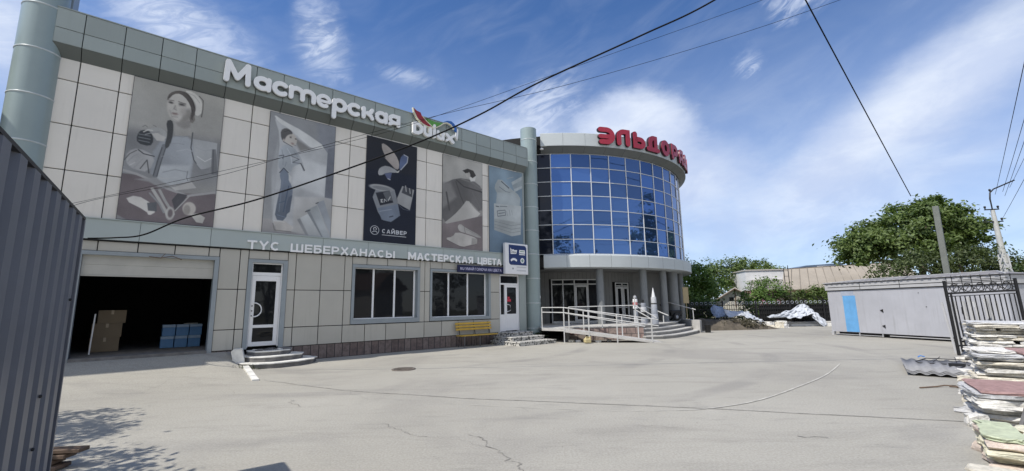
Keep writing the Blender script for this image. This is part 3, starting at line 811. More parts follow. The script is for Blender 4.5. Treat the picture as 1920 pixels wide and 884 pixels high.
m_ring = mat('column_ring', (0.52, 0.56, 0.56), 0.35)
m_white = mat('white_pvc', (0.80, 0.80, 0.80), 0.35, var=0.02)
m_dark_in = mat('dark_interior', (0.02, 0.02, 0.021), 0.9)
m_shutter = mat('roller_shutter', (0.45, 0.44, 0.40), 0.5, var=0.05)
m_pane = glass_mat('dark_window_glass', (0.012, 0.013, 0.015), 0.03, 0.0, 0.26)
m_blueglass = glass_mat('blue_mirror_glass', (0.068, 0.142, 0.33), 0.02, 0.7, 0.42, 0.004)
m_mull = mat('silver_mullion', (0.62, 0.64, 0.66), 0.35, var=0.02)
m_plinth = brick_mat('plinth_tiles', (0.15, 0.11, 0.10), (0.22, 0.175, 0.16), (0.04, 0.036, 0.034), 0.26, 0.47)
m_letter = mat('white_letter', (0.88, 0.88, 0.87), 0.4, var=0.01)
m_letter_side = mat('grey_letter_side', (0.16, 0.17, 0.18), 0.5)
m_red = mat('red_letter', (0.36, 0.022, 0.045), 0.35, var=0.05)
m_fascia = mat('pale_round_fascia', (0.50, 0.535, 0.54), 0.42, var=0.03, scale=0.6, island=0.04)
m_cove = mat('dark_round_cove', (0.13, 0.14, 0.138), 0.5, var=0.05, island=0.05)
m_recess = mat('recess_wall', (0.175, 0.175, 0.17), 0.6, var=0.06, island=0.06)
m_concrete = mat('pale_concrete', (0.42, 0.41, 0.385), 0.85, var=0.12, scale=4, bump=0.3, dirt=0.3)
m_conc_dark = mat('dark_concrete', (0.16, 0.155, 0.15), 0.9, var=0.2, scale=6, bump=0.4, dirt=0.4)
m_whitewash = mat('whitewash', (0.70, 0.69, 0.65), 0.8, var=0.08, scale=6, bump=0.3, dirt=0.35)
m_rail = mat('galvanised_rail', (0.52, 0.52, 0.51), 0.5, metal=0.0, var=0.1)
m_black = mat('black_iron', (0.012, 0.012, 0.013), 0.5, var=0.2)
m_mosaic = mosaic_mat('stone_mosaic')

# ================================================================== ground
xs = [-260, -130, -70, -40, -28, -20] + [(-17 + 0.3 * i) for i in range(57)] + [2, 5, 9, 14, 20, 28, 40, 70, 130, 260]
ys = [-260, -130, -70, -30, -12, -4, 0] + [(3 + 0.3 * i) for i in range(54)] + [21, 24, 28, 34, 42, 55, 80, 130, 260]
gb = MB()
gb.add([(x, y, gz(x, y)) for y in ys for x in xs],
       [(j * len(xs) + i, j * len(xs) + i + 1, (j + 1) * len(xs) + i + 1, (j + 1) * len(xs) + i) for j in range(len(ys) - 1) for i in range(len(xs) - 1)], smooth=True)
tag(gb.build('ground', ground_mat()), kind='structure')


def ground_strip(name, pts, widths, material, lift=0.005, label=None):
    mb = MB()
    n = len(pts)
    P = [Vector(p) for p in pts]
    vs = []
    for i in range(n):
        d = (P[min(i + 1, n - 1)] - P[max(i - 1, 0)]).normalized()
        nn = Vector((-d.y, d.x)) * (widths[i] if isinstance(widths, (list, tuple)) else widths) / 2
        for q in (P[i] + nn, P[i] - nn):
            vs.append((q.x, q.y, gz(q.x, q.y) + lift))
    mb.add(vs, [(2 * i, 2 * i + 1, 2 * i + 3, 2 * i + 2) for i in range(n - 1)])
    return tag(mb.build(name, material), kind='structure')


def wander(a, b, n, amp, seed):
    rnd = random.Random(seed)
    A, B = Vector(a), Vector(b)
    nn = Vector((-(B - A).y, (B - A).x)).normalized()
    out, o = [], 0.0
    for i in range(n + 1):
        o = o * 0.7 + rnd.uniform(-amp, amp)
        out.append(A.lerp(B, i / n) + nn * o * (0 if i in (0, n) else 1))
    return out


m_crack = mat('crack_fill', (0.22, 0.21, 0.19), 0.95, var=0.5, scale=8)
m_seam = mat('tarred_seam', (0.29, 0.278, 0.25), 0.95, var=0.3, scale=5)
m_paint = mat('worn_white_line', (0.47, 0.455, 0.41), 0.85, var=0.18, scale=5)


def polyline(pts, n, amp, seed):
    out = []
    for i in range(len(pts) - 1):
        s_ = wander(pts[i], pts[i + 1], n, amp, seed + i)
        out += s_ if i == 0 else s_[1:]
    return out


sm = polyline([(-5.85, 10.6), (-3.48, 9.15), (-0.8, 8.11), (2.84, 7.11), (6.6, 5.9)], 12, 0.012, 3)
ground_strip('ground_seam', sm, 0.035, m_seam)
cv = [(-1.2, 7.75), (0.12, 7.34), (1.5, 7.02), (2.3, 6.98), (2.93, 7.05), (4.0, 7.56), (5.46, 8.74), (6.89, 10.04), (8.39, 11.67)]
cc = []
for i in range(len(cv) - 1):
    a, b = Vector(cv[i]), Vector(cv[i + 1])
    t0 = (b - Vector(cv[max(i - 1, 0)])) / 2
    t1 = (Vector(cv[min(i + 2, len(cv) - 1)]) - a) / 2
    for q in range(8):
        t = q / 8
        cc.append(a * (2 * t**3 - 3 * t**2 + 1) + t0 * (t**3 - 2 * t**2 + t) + b * (-2 * t**3 + 3 * t**2) + t1 * (t**3 - t**2))
cc.append(Vector(cv[-1]))
ground_strip('painted_line', cc, [0.008 + 0.026 * sstep(0.3, 0.6, i / len(cc)) * (1 - sstep(0.95, 1, i / len(cc))) + 0.006 * math.sin(i * 1.7) for i in range(len(cc))], m_paint, 0.009)
for i, (pp, w, am) in enumerate([([(-4.05, 8.25), (-3.99, 8.06), (-3.6, 7.7)], 0.035, 0.05), ([(-1.9, 6.5), (-1.44, 6.08), (-1.11, 5.82)], 0.025, 0.04),
                                 ([(-0.6, 5.9), (-0.29, 5.36), (-0.12, 4.9), (0.07, 4.62), (0.3, 4.2)], 0.03, 0.05), ([(-3.2, 8.9), (-2.6, 8.1)], 0.012, 0.05),
                                 ([(-1.11, 5.82), (-0.7, 5.75), (-0.29, 5.36)], 0.014, 0.04), ([(1.6, 6.2), (2.2, 6.0)], 0.02, 0.05), ([(-6.3, 9.9), (-5.2, 8.6)], 0.012, 0.06),
                                 ([(3.4, 5.6), (3.7, 5.5)], 0.05, 0.03), ([(-8.5, 12.4), (-7.4, 9.0)], 0.014, 0.07)]):
    q = polyline(pp, 10, am, 20 + i * 7)
    ground_strip('ground_crack', q, [w * 0.42 * (0.2 + 0.9 * random.Random(i * 50 + j).random()) for j in range(len(q))], m_crack, 0.0065)

# ================================================================== the long showroom
HOLES = [(-1.05, 1.95, 0.3, 3.20), (2.71, 3.83, 0.3, 3.19), (5.95, 8.66, 1.08, 3.19), (9.12, 12.21, 1.09, 3.17), (12.74, 13.90, 0.3, 3.06)]
show = thing('showroom_building', 'long two-storey showroom clad in beige panels with a grey-green parapet, garage door open', 'building', F(0), FA)

b = MB()
for r in rect_minus((-2.2, 14.44, -0.3, 9.0), HOLES):
    b.box(r[0], r[1], 0.05, 0.30, r[2], r[3])
b.box(-2.2, 14.44, 0.30, 0.5, 3.3, 9.0)
b.box(-2.2, -1.95, 0.3, 22, -0.3, 9.0); b.box(14.2, 14.44, 0.3, 22, -0.3, 9.0); b.box(-2.2, 14.44, 21.8, 22, -0.3, 9.0)
b.box(-2.2, 14.44, 0.5, 21.8, 8.6, 8.9)
# the block carries on past the corner column, out of view
b.box(-16, -4.9, -0.25, 20, -0.3, 9.45)
# rooms behind the front
b.box(-1.95, 14.2, 0.31, 21.8, 0.2, 0.5)
b.box(-1.95, 14.2, 0.51, 21.8, 3.3, 3.6)
b.box(2.3, 2.42, 0.3, 8, 0.5, 3.3); b.box(-1.95, 2.3, 7.0, 7.2, 0.5, 3.3)
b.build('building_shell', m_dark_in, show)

US = [-2.2] + [-1.52 + 0.8 * i for i in range(20)]
US = [u for u in US if u < 13.8] + [13.92]
G2 = 0.011


def clad(rows, material, holes):
    mb = MB()
    for i in range(len(US) - 1):
        for j in range(len(rows) - 1):
            for r in rect_minus((US[i], US[i + 1], rows[j], rows[j + 1]), holes):
                mb.bbox(r[0] + G2, r[1] - G2, 0.0, 0.045, r[2] + G2, r[3] - G2, 0.006)
    return mb.build('cladding', material, show)


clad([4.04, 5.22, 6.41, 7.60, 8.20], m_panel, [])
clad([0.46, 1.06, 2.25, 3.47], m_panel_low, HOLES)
# corner pilaster, smooth grey-green
b = MB()
b.box(13.93, 14.30, -0.012, 0.05, 0.25, 8.2)
b.lathe([(0.15, 0.25), (0.15, 8.2)], 14.30, 0.138, 8, a0=0, a1=90, caps=False)
b.box(14.448, 14.452, 0.13, 6.0, 0.25, 9.3)
b.build('corner_pilaster', m_teal, show)
# parapet: two rows of panels and a sloping cove under them
b = MB()
FU = [-2.06] + [-1.52 + 0.8 * i for i in range(21)]
FU = [u for u in FU if u < 14.3] + [14.40]
for i in range(len(FU) - 1):
    for z0, z1 in ((8.46, 8.87), (8.87, 9.42)):
        b.bbox(FU[i] + 0.008, FU[i + 1] - 0.008, -0.25, -0.20, z0 + 0.006, z1 - 0.006, 0.006)
b.box(-2.06, 14.40, -0.26, 0.6, 9.42, 9.45)
b.box(14.40, 14.46, -0.25, 4.0, 8.46, 9.42)
b.build('parapet_panel', m_teal, show)
b = MB()
for i in range(len(FU) - 1):
    x0, x1 = FU[i] + 0.008, FU[i + 1] - 0.008
    b.add([(x0, -0.25, 8.455), (x1, -0.25, 8.455), (x1, -0.004, 8.175), (x0, -0.004, 8.175), (x0, -0.22, 8.49), (x1, -0.22, 8.49), (x1, 0.03, 8.21), (x0, 0.03, 8.21)],
          [(0, 1, 2, 3), (4, 5, 6, 7), (0, 1, 5, 4), (1, 2, 6, 5), (2, 3, 7, 6), (3, 0, 4, 7)])
b.build('parapet_cove', m_teal_dark, show)
b = MB()
b.box(-2.06, 14.40, -0.19, 0.04, 8.50, 9.41)
b.build('parapet_backing', m_joint, show)
# band between the storeys
b = MB()
BU = [-2.06 + 1.6 * 0] + [0.08 + 1.6 * i for i in range(-1, 10)]
BU = sorted(u for u in BU if -2.2 < u < 13.5) + [13.96]
for i in range(len(BU) - 1):
    b.bbox(BU[i] + 0.004, BU[i + 1] - 0.004, -0.06, 0.04, 3.50, 4.03, 0.006)
b.box(-2.06, 13.96, -0.09, 0.03, 4.03, 4.055)
b.build('storey_band', m_band, show)
b = MB()
b.box(-2.06, 13.96, -0.055, 0.04, 3.472, 3.499)
b.build('band_shadow_gap', m_joint, show)
# plinth
b = MB()
for a, c in ((1.95, 2.72), (3.82, 12.75), (13.88, 14.44)):
    b.box(a, c, 0.012, 0.049, -0.3, 0.45)
b.build('plinth', m_plinth, show)

# garage doorway: frame, half-rolled shutter, floor sill
b = MB()
b.box(-1.05, -0.98, -0.03, 0.30, 0.36, 3.2)
b.box(1.84, 1.95, -0.03, 0.30, 0.36, 3.2)
b.box(-0.98, 1.84, -0.03, 0.30, 3.10, 3.2)
b.build('garage_frame', m_trim, show)
b = MB()
for k in range(2):
    b.bbox(-0.975, 1.835, 0.10, 0.135, 2.59 + 0.262 * k, 2.59 + 0.262 * k + 0.26, 0.004)
b.box(-0.975, 1.835, 0.09, 0.14, 2.555, 2.588)
b.build('roller_shutter', m_shutter, show)
b = MB()
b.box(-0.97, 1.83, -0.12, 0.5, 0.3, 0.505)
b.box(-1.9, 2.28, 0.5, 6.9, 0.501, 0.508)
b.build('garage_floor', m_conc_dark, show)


def fit_window(outer, inner, mulls, right_jamb):
    (a, c, d, e), (ia, ic, id_, ie) = outer, inner
    fr = MB()
    fr.box(a, ia, -0.025, 0.16, d, e); fr.box(ic, c, -0.025, 0.16, d, e)
    fr.box(ia, ic, -0.025, 0.16, d, id_); fr.box(ia, ic, -0.025, 0.16, ie, e)
    w = fr.build('window_surround', m_trim, show)
    s_ = MB()
    for x in mulls:
        s_.bbox(x - 0.035, x + 0.035, 0.10, 0.16, id_ + 0.001, ie - 0.001, 0.008)
    s_.bbox(ia + 0.001, ia + 0.025, 0.10, 0.16, id_ + 0.001, ie - 0.001, 0.006)
    s_.bbox(right_jamb - 0.03, right_jamb + 0.03, 0.10, 0.16, id_ + 0.001, ie - 0.001, 0.008)
    s_.bbox(ia + 0.026, right_jamb - 0.031, 0.11, 0.158, id_ + 0.001, id_ + 0.04, 0.006)
    s_.bbox(ia + 0.026, right_jamb - 0.031, 0.11, 0.158, ie - 0.03, ie - 0.001, 0.006)
    s_.build('window_frame', m_white, w)
    xs_ = [ia] + list(mulls) + [right_jamb]
    for i in range(len(xs_) - 1):
        g = MB(); g.box(xs_[i] + 0.02, xs_[i + 1] - 0.02, 0.135, 0.145, id_ + 0.02, ie - 0.02)
        g.build('pane', m_pane, w)
    if ic - right_jamb > 0.05:
        g = MB(); g.box(right_jamb + 0.03, ic - 0.001, 0.12, 0.15, id_ + 0.002, ie - 0.002); g.build('side_panel', m_trim, w)


fit_window((5.95, 8.66, 1.08, 3.19), (6.05, 8.56, 1.24, 3.08), [6.795, 7.635], 8.47)
fit_window((9.12, 12.21, 1.09, 3.17), (9.21, 12.10, 1.21, 3.07), [10.06, 11.03], 11.98)

# first door (white, glazed, above the broken round steps)
fr = MB()
fr.box(2.71, 2.83, -0.025, 0.2, 0.46, 3.19); fr.box(3.70, 3.83, -0.025, 0.2, 0.46, 3.19); fr.box(2.83, 3.70, -0.025, 0.2, 3.09, 3.19)
dsur = fr.build('door_surround', m_trim, show)
fr = MB()
fr.box(2.831, 2.86, 0.05, 0.12, 0.5, 3.089); fr.box(3.66, 3.699, 0.05, 0.12, 0.5, 3.089)
fr.box(2.861, 3.659, 0.05, 0.12, 2.69, 2.79); fr.box(2.861, 3.659, 0.05, 0.12, 3.05, 3.088)
fr.build('door_frame', m_white, dsur)
g = MB(); g.box(2.861, 3.659, 0.08, 0.09, 2.79, 3.05); g.build('transom_pane', m_pane, dsur)
lf = MB()
for r in rect_minus((2.865, 3.655, 0.53, 2.685), [(2.965, 3.54, 1.17, 2.52), (2.965, 3.54, 0.66, 1.08)]):
    lf.bbox(r[0], r[1], 0.055, 0.105, r[2], r[3], 0.004)
leaf = lf.build('door_leaf', m_white, show)
g = MB(); g.box(2.965, 3.54, 0.075, 0.085, 1.17, 2.52); g.box(2.965, 3.54, 0.075, 0.085, 0.66, 1.08); g.build('door_pane', m_pane, leaf)
h = MB(); h.tube([(2.94 + 0.02 + p[0], 0.0, 1.63 + p[1]) for p in arc(0, 0, 0.2, 0.21, 90, -90, 12)], 0.018, 8)
for zz in (1.84, 1.42):
    h.tube([(2.96, 0.06, zz), (2.96, 0.0, zz)], 0.014, 6)
h.build('handle', m_white, leaf)
h = MB()
for zz in (1.75, 1.6, 1.45):
    h.lathe([(0.018, 0), (0.018, 0.02)], 0, 0, 10)
    for i in range(len(h.v) - 40, len(h.v)):
        x, y, z = h.v[i]; h.v[i] = (2.905 + x, 0.052 - z, zz + y)
split_loose(h.build('lock', m_black, leaf))

# second door (white with a sidelight and a red notice)
fr = MB()
fr.box(12.74, 12.785, -0.01, 0.14, 0.46, 3.06); fr.box(13.855, 13.90, -0.01, 0.14, 0.46, 3.06)
fr.box(12.785, 13.855, -0.01, 0.14, 3.0, 3.06); fr.box(12.785, 13.855, 0.0, 0.12, 2.60, 2.67); fr.box(13.03, 13.075, 0.002, 0.12, 0.5, 2.60)
fr.box(12.785, 13.03, 0.01, 0.1, 0.5, 1.25)
d2 = fr.build('door_frame', m_white, show)
g = MB(); g.box(12.785, 13.855, 0.06, 0.07, 2.67, 3.0); g.box(12.785, 13.03, 0.06, 0.07, 1.25, 2.60); g.build('door_pane', m_pane, d2)
lf = MB()
for r in rect_minus((13.08, 13.85, 0.52, 2.595), [(13.17, 13.74, 1.27, 2.48)]):
    lf.bbox(r[0], r[1], 0.0, 0.06, r[2], r[3], 0.004)
leaf = lf.build('door_leaf', m_white, show)
g = MB(); g.box(13.17, 13.74, 0.025, 0.035, 1.27, 2.48); g.build('pane', m_pane, leaf)
h = MB(); h.tube([(13.12, -0.01, 1.72), (13.15, -0.07, 1.70), (13.30, -0.07, 1.66), (13.31, -0.07, 1.42), (13.15, -0.07, 1.38), (13.12, -0.01, 1.36)], 0.016, 8); h.build('handle', m_white, leaf)
h = MB(); h.box(13.19, 13.42, 0.018, 0.022, 1.83, 1.94); h.box(13.22, 13.34, 0.0185, 0.022, 1.955, 2.05)
h.build('notice', mat('red_notice', (0.55, 0.03, 0.06), 0.5), leaf)

# corner columns with raised rings
for cx, cy, top in ((-2.30, 0.10, 11.8), (15.12, 0.37, 10.78)):
    b = MB(); b.lathe([(0.42, -0.1), (0.42, top)], cx, cy, 40)
    c = b.build('corner_column', m_col, show)
    b = MB()
    for k in range(11):
        z = (0.55 if cx > 0 else 0.95) + 1.2 * k - (0 if cx > 0 else 0.0)
        if z < top - 0.2:
            b.lathe([(0.421, z - 0.02), (0.432, z - 0.012), (0.432, z + 0.012), (0.421, z + 0.02)], cx, cy, 40, caps=False)
    split_loose(b.build('joint_ring', m_ring, c))
b = MB()
b.box(-2.45, -1.86, 0.32, 1.3, 8.9, 11.6)
b.build('column_backing', m_trim, show)
b = MB(); b.lathe([(0.425, 1.98), (0.425, 2.10)], 15.12, 0.37, 10, a0=20, a1=52, caps=False); b.build('number_plate', m_white, show)

# ================================================================== signs on the showroom
def sign(name, label, cat, u, y=0.0, z=0.0):
    return thing(name, label, cat, F(u, y, z), FA)


def ring(cx, cz, r, n=24, rz=None):
    return [(cx + r * math.cos(2 * math.pi * i / n), cz + (rz or r) * math.sin(2 * math.pi * i / n)) for i in range(n)]


def stroke_letters(root, defs, mats_, w, y0, y1, place=None):
    """defs: list of lists of (points, closed, width factor)"""
    for i, strokes in enumerate(defs):
        mb = MB()
        if place:
            mb.xf = place[i]
        for q, (pts, closed, wf) in enumerate(strokes):
            mb.stroke(pts, w * wf, y0 - 0.002 * q, y1 + 0.0005 * q, closed=closed)
        mb.build('letter', mats_, root)


W = 0.15
def stem(x, a, c, f=1.0): return ([(x, a), (x, c)], False, f)
def bowl_a(x0, x1, z0, z1):
    rx, rz = (x1 - x0) / 2 - W / 2, (z1 - z0) / 2 - W / 2
    return [(ring((x0 + x1) / 2, (z0 + z1) / 2, rx, 26, rz), True, 1), stem(x1 - W / 2, z0 + W / 2, z1 - W / 2)]
zb, zx = 8.59, 9.07
M_ = [
    [([(1.655, 8.66), (1.68, 9.25)], False, 1.0), ([(1.68, 9.25), (1.94, 8.78)], False, 1.0), ([(1.94, 8.78), (2.21, 9.26)], False, 1.0), ([(2.21, 9.26), (2.23, 8.66)], False, 1.0)],
    bowl_a(2.38, 2.89, zb, zx),
    [(arc(3.18, (zb + zx) / 2, 0.195, 0.18, 50, 310, 18), False, 1)],
    [stem(3.49, zb + W / 2, zx - 0.06), (arc(3.67, zx - 0.22, 0.18, 0.155, 160, 0, 10) + [(3.85, zb + W / 2)], False, 1), (arc(4.03, zx - 0.22, 0.18, 0.155, 180, 0, 10) + [(4.21, zb + W / 2)], False, 1)],
    [(arc(4.55, (zb + zx) / 2, 0.195, 0.185, -62, -356, 20), False, 0.88), ([(4.42, (zb + zx) / 2 - 0.02), (4.72, (zb + zx) / 2 - 0.02)], False, 0.66)],
    [(ring(5.10, (zb + zx) / 2, 0.19, 26, 0.18), True, 1), stem(4.91, 8.36, zx - 0.1)],
    [(arc(5.64, (zb + zx) / 2, 0.195, 0.18, 50, 310, 18), False, 1)],
    [stem(5.98, zb + W / 2, zx - W / 2), ([(6.30, zx - W / 2), (6.26, zx - 0.17), (6.10, (zb + zx) / 2), (6.26, zb + 0.17), (6.32, zb + W / 2)], False, 0.9)],
    bowl_a(6.42, 6.93, zb, zx),
    [(arc(7.20, zx - 0.19, 0.17, 0.135, 90, 270, 12), False, 1), ([(7.20, zx - 0.062), (7.38, zx - 0.062), (7.38, zb + W / 2)], False, 1), ([(7.36, zx - 0.325), (7.17, zx - 0.325), (7.02, zb + W / 2)], False, 0.9)],
]
s1 = sign('parapet_sign', 'big rounded white letters of the workshop name standing on the grey-green parapet', 'sign', 0)
stroke_letters(s1, M_, m_letter, W, -0.40, -0.335)
# dark stand-off tray behind each word
b = MB()
for strokes in M_:
    for q, (pts, closed, wf) in enumerate(strokes):
        b.stroke(pts, W * wf * 1.02, -0.332 - 0.001 * q, -0.262, closed=closed)
b.build('letter_return', m_letter_side, s1)

s2 = sign('paint_logo_sign', 'white paint-brand letters under a red, green and blue waving ribbon on the parapet', 'sign', 0)
D_ = [
    [([(8.07, 8.60), (8.07, 8.96)], False, 1.1), (arc(8.16, 8.785, 0.24, 0.195, 90, -90, 14), False, 1.1), ([(8.06, 8.98), (8.18, 8.98)], False, 1.1), ([(8.06, 8.59), (8.18, 8.59)], False, 1.1)],
    [([(8.54, 8.95), (8.54, 8.72)] + arc(8.67, 8.72, 0.13, 0.11, 180, 360, 8) + [(8.80, 8.95)], False, 1.0), stem(8.81, 8.62, 8.95)],
    [stem(8.99, 8.62, 9.10, 1.05)],
    [([(9.17, 8.90), (9.17, 8.72)] + arc(9.29, 8.72, 0.12, 0.10, 180, 360, 8) + [(9.41, 8.90)], False, 1.0), stem(9.42, 8.62, 8.90)],
    [([(9.60, 8.88), (9.92, 8.60)], False, 1.1), ([(9.60, 8.62), (9.78, 8.75), (9.98, 8.92)], False, 0.8), (arc(9.98, 8.76, 0.14, 0.13, 220, 20, 10) + [(10.13, 8.98), (10.14, 9.22)], False, 0.55)],
]
stroke_letters(s2, D_, m_letter, 0.125, -0.42, -0.30)
m_rr = mat('ribbon_red', (0.30, 0.02, 0.03), 0.4, var=0.1); m_rg = mat('ribbon_green', (0.10, 0.30, 0.05), 0.4, var=0.1); m_rb = mat('ribbon_blue', (0.03, 0.13, 0.42), 0.4, var=0.1); m_ry = mat('ribbon_edge', (0.75, 0.72, 0.55), 0.4)
for nm, poly, mm in (('ribbon_red', [(8.00, 9.62), (8.16, 9.53), (8.33, 9.50), (8.40, 9.36), (8.55, 9.20), (8.92, 8.99), (8.70, 8.985), (8.42, 9.06), (8.20, 9.22)], m_rr),
                     ('ribbon_green', [(8.62, 9.32), (8.80, 9.30), (9.05, 9.28), (9.30, 9.31), (9.42, 9.36), (9.25, 9.20), (9.10, 9.10), (8.94, 9.03), (8.78, 9.12)], m_rg),
                     ('ribbon_blue', [(9.45, 9.40), (9.62, 9.50), (9.82, 9.53), (9.98, 9.45), (10.10, 9.27), (10.10, 9.10), (9.97, 9.18), (9.80, 9.36), (9.62, 9.40)], m_rb)):
    b = MB(); b.prism(poly, 'y', -0.41, -0.34); b.build(nm, mm, s2)
b = MB(); b.stroke([(7.985, 9.60), (8.03, 9.44), (8.18, 9.20), (8.42, 9.03), (8.68, 8.965), (8.95, 8.985), (9.12, 9.07), (9.3, 9.20), (9.44, 9.34), (9.6, 9.39), (9.78, 9.36), (9.95, 9.2)], 0.035, -0.43, -0.335)
b.stroke([(8.42, 9.36), (8.6, 9.2), (8.92, 9.01)], 0.03, -0.428, -0.335); b.build('ribbon_edge', m_ry, s2)

s3 = sign('shopfront_lettering', 'flat white capital letters along the pale green band above the doors', 'sign', 0)
block_caps('ТҮС', 2.62, 3.54, 3.49, 3.76, -0.115, -0.065, m_letter, s3, 0.19)
block_caps('ШЕБЕРХАНАСЫ', 3.85, 7.51, 3.485, 3.755, -0.115, -0.065, m_letter, s3, 0.19)
block_caps('МАСТЕРСКАЯ', 8.07, 11.18, 3.47, 3.765, -0.117, -0.065, m_letter, s3, 0.235, 0.10)
block_caps('ЦВЕТА', 11.42, 12.78, 3.46, 3.765, -0.117, -0.065, m_letter, s3, 0.235, 0.10)

s4 = sign('blue_strip_sign', 'narrow dark blue strip sign with small white letters over the second window', 'sign', 0)
b = MB(); b.bbox(10.33, 12.93, -0.17, -0.122, 3.07, 3.375, 0.01); b.build('board', mat('navy_board', (0.006, 0.008, 0.055), 0.4), s4)
letters('RU УМАЙ ГОРЮЧА НА ЦВЕТА', 10.47, 12.72, 3.165, 3.285, -0.175, -0.171, mat('lilac_letter', (0.62, 0.60, 0.80), 0.5), s4, 0.010)

s5 = sign('light_box_sign', 'white box sign with a navy square of four small logos beside the corner column', 'sign', 0)
b = MB(); b.bbox(12.83, 14.24, -0.34, -0.16, 3.07, 4.51, 0.02); b.build('box', m_white, s5)
def rrect(a, c, d, e, rTR, rBL, n=6):
    p = [(a, e)]
    p += [(c - rTR + rTR * math.sin(R(90 * i / n)), e - rTR + rTR * math.cos(R(90 * i / n))) for i in range(n + 1)]
    p += [(c, d)]
    p += [(a + rBL - rBL * math.sin(R(90 * i / n)), d + rBL - rBL * math.cos(R(90 * i / n))) for i in range(n + 1)]
    return p
b = MB(); b.prism(rrect(13.03, 14.13, 3.50, 4.43, 0.14, 0.14), 'y', -0.344, -0.341); b.build('navy_field', mat('navy_field', (0.010, 0.03, 0.13), 0.4), s5)
b = MB()
b.prism([(13.12, 4.29), (13.20, 4.20), (13.30, 4.23), (13.36, 4.19), (13.54, 4.20), (13.51, 4.10), (13.49, 4.02), (13.14, 4.00)], 'y', -0.348, -0.345)
b.prism([(13.66, 4.06), (13.68, 4.22), (14.02, 4.22), (14.04, 4.06)], 'y', -0.348, -0.345); b.box(13.66, 14.03, -0.348, -0.345, 3.985, 4.03)
b.prism(arc(13.33, 3.55, 0.27, 0.27, 140, 40, 10) + arc(13.33, 3.52, 0.2, 0.2, 40, 140, 10), 'y', -0.348, -0.345)
b.prism(ring(13.86, 3.72, 0.125, 18), 'y', -0.348, -0.345)
split_loose(b.build('logo', m_letter, s5))
b = MB(); b.prism(ring(13.86, 3.72, 0.075, 12), 'y', -0.352, -0.349); b.box(13.72, 13.98, -0.352, -0.349, 4.13, 4.17)
b.build('logo_mark', mat('logo_green', (0.25, 0.36, 0.30), 0.5), s5)
letters('Dulux', 13.17, 13.48, 4.05, 4.13, -0.352, -0.349, m_letter_side, s5, 0.012, part='logo_text', single=True)
b = MB()
for z in (3.42, 3.385, 3.26, 3.225): b.box(13.50, 14.10, -0.344, -0.341, z, z + 0.012)
b.prism(ring(13.27, 3.33, 0.045, 14), 'y', -0.344, -0.341)
b.build('small_print', mat('grey_print', (0.34, 0.35, 0.36), 0.6), s5)


# ================================================================== printed banners
def raster(w, h, base, ops):
    ar = h / w
    gx, gy = np.meshgrid((np.arange(w + 1)) / w, (np.arange(h + 1)) / h)
    t = gy[..., None]
    img = np.array(base[0], float) * (1 - t) + np.array(base[1], float) * t
    X, Y = gx, gy * ar                       # unit = banner width

    def segdist(pts, closed):
        d = np.full(X.shape, 9.0)
        n = len(pts)
        for i in range(n if closed else n - 1):
            (ax, ay), (bx, by) = pts[i], pts[(i + 1) % n]
            ay, by = ay * ar, by * ar
            vx, vy = bx - ax, by - ay
            q = np.clip(((X - ax) * vx + (Y - ay) * vy) / (vx * vx + vy * vy + 1e-12), 0, 1)
            d = np.minimum(d, np.hypot(X - ax - q * vx, Y - ay - q * vy))
        return d

    rs_ = np.random.RandomState(h)

    def field():
        f = np.zeros(X.shape)
        for o_ in range(4):
            kx_, ky_, ph = rs_.uniform(-1, 1) * 5 * 2**o_, rs_.uniform(-1, 1) * 5 * 2**o_, rs_.uniform(0, 6.28)
            f += np.sin(kx_ * X + ky_ * Y + ph + 1.5 * np.sin(ky_ * X * .7 - kx_ * Y * .6)) * 0.55**o_
        return f
    img = img * (1 + 0.025 * field()[..., None])
    def soften(q):
        # cut the corners so that drawn outlines run in curves
        for _ in range(1):
            o_ = []
            for i in range(len(q)):
                a_, b_ = q[i], q[(i + 1) % len(q)]
                o_ += [(a_[0] * .75 + b_[0] * .25, a_[1] * .75 + b_[1] * .25), (a_[0] * .25 + b_[0] * .75, a_[1] * .25 + b_[1] * .75)]
            q = o_
        return q

    for op in ops:
        if op[0] == 'p':
            pts = soften(op[1]) if len(op[1]) > 5 else op[1]
            ins = np.zeros(X.shape, bool)
            n = len(pts)
            for i in range(n):
                (ax, ay), (bx, by) = pts[i], pts[(i + 1) % n]
                if ay == by:
                    continue
                cnd = (ay > gy) != (by > gy)
                ins ^= cnd & (gx < (bx - ax) * (gy - ay) / (by - ay) + ax)
            sd_ = np.where(ins, -1, 1) * segdist(pts, True)
            a = np.clip(0.5 - sd_ / (2 * max(op[3], 0.006)), 0, 1)
            colr = op[2]
        elif op[0] == 'e':
            cx, cy, rx, ry = op[1]
            rr = np.hypot((gx - cx) / max(rx, 1e-3), (gy - cy) / max(ry, 1e-3))
            a = np.clip(0.5 - (rr - 1) * min(rx, ry * ar) / (2 * max(op[3], 0.007)), 0, 1)
            colr = op[2]
        else:
            a = np.clip(0.5 - (segdist(op[1], False) - op[2] / 2) / 0.01, 0, 1)
            colr = op[3]
        a = (a * a * (3 - 2 * a))[..., None]
        tone = (1 + 0.055 * field())[..., None] if op[0] != 'l' else 1.0
        img = img * (1 - a * 0.96) + np.array(colr, float) * tone * a * 0.96
    for _ in range(0):
        pd = np.pad(img, ((1, 1), (1, 1), (0, 0)), mode='edge')
        img = (pd[:-2, 1:-1] + pd[2:, 1:-1] + pd[1:-1, :-2] + pd[1:-1, 2:] + 2 * img) / 6
    grain = rs_.normal(0, 2.0, X.shape)[..., None]
    return np.clip(img + grain, 0, 255)


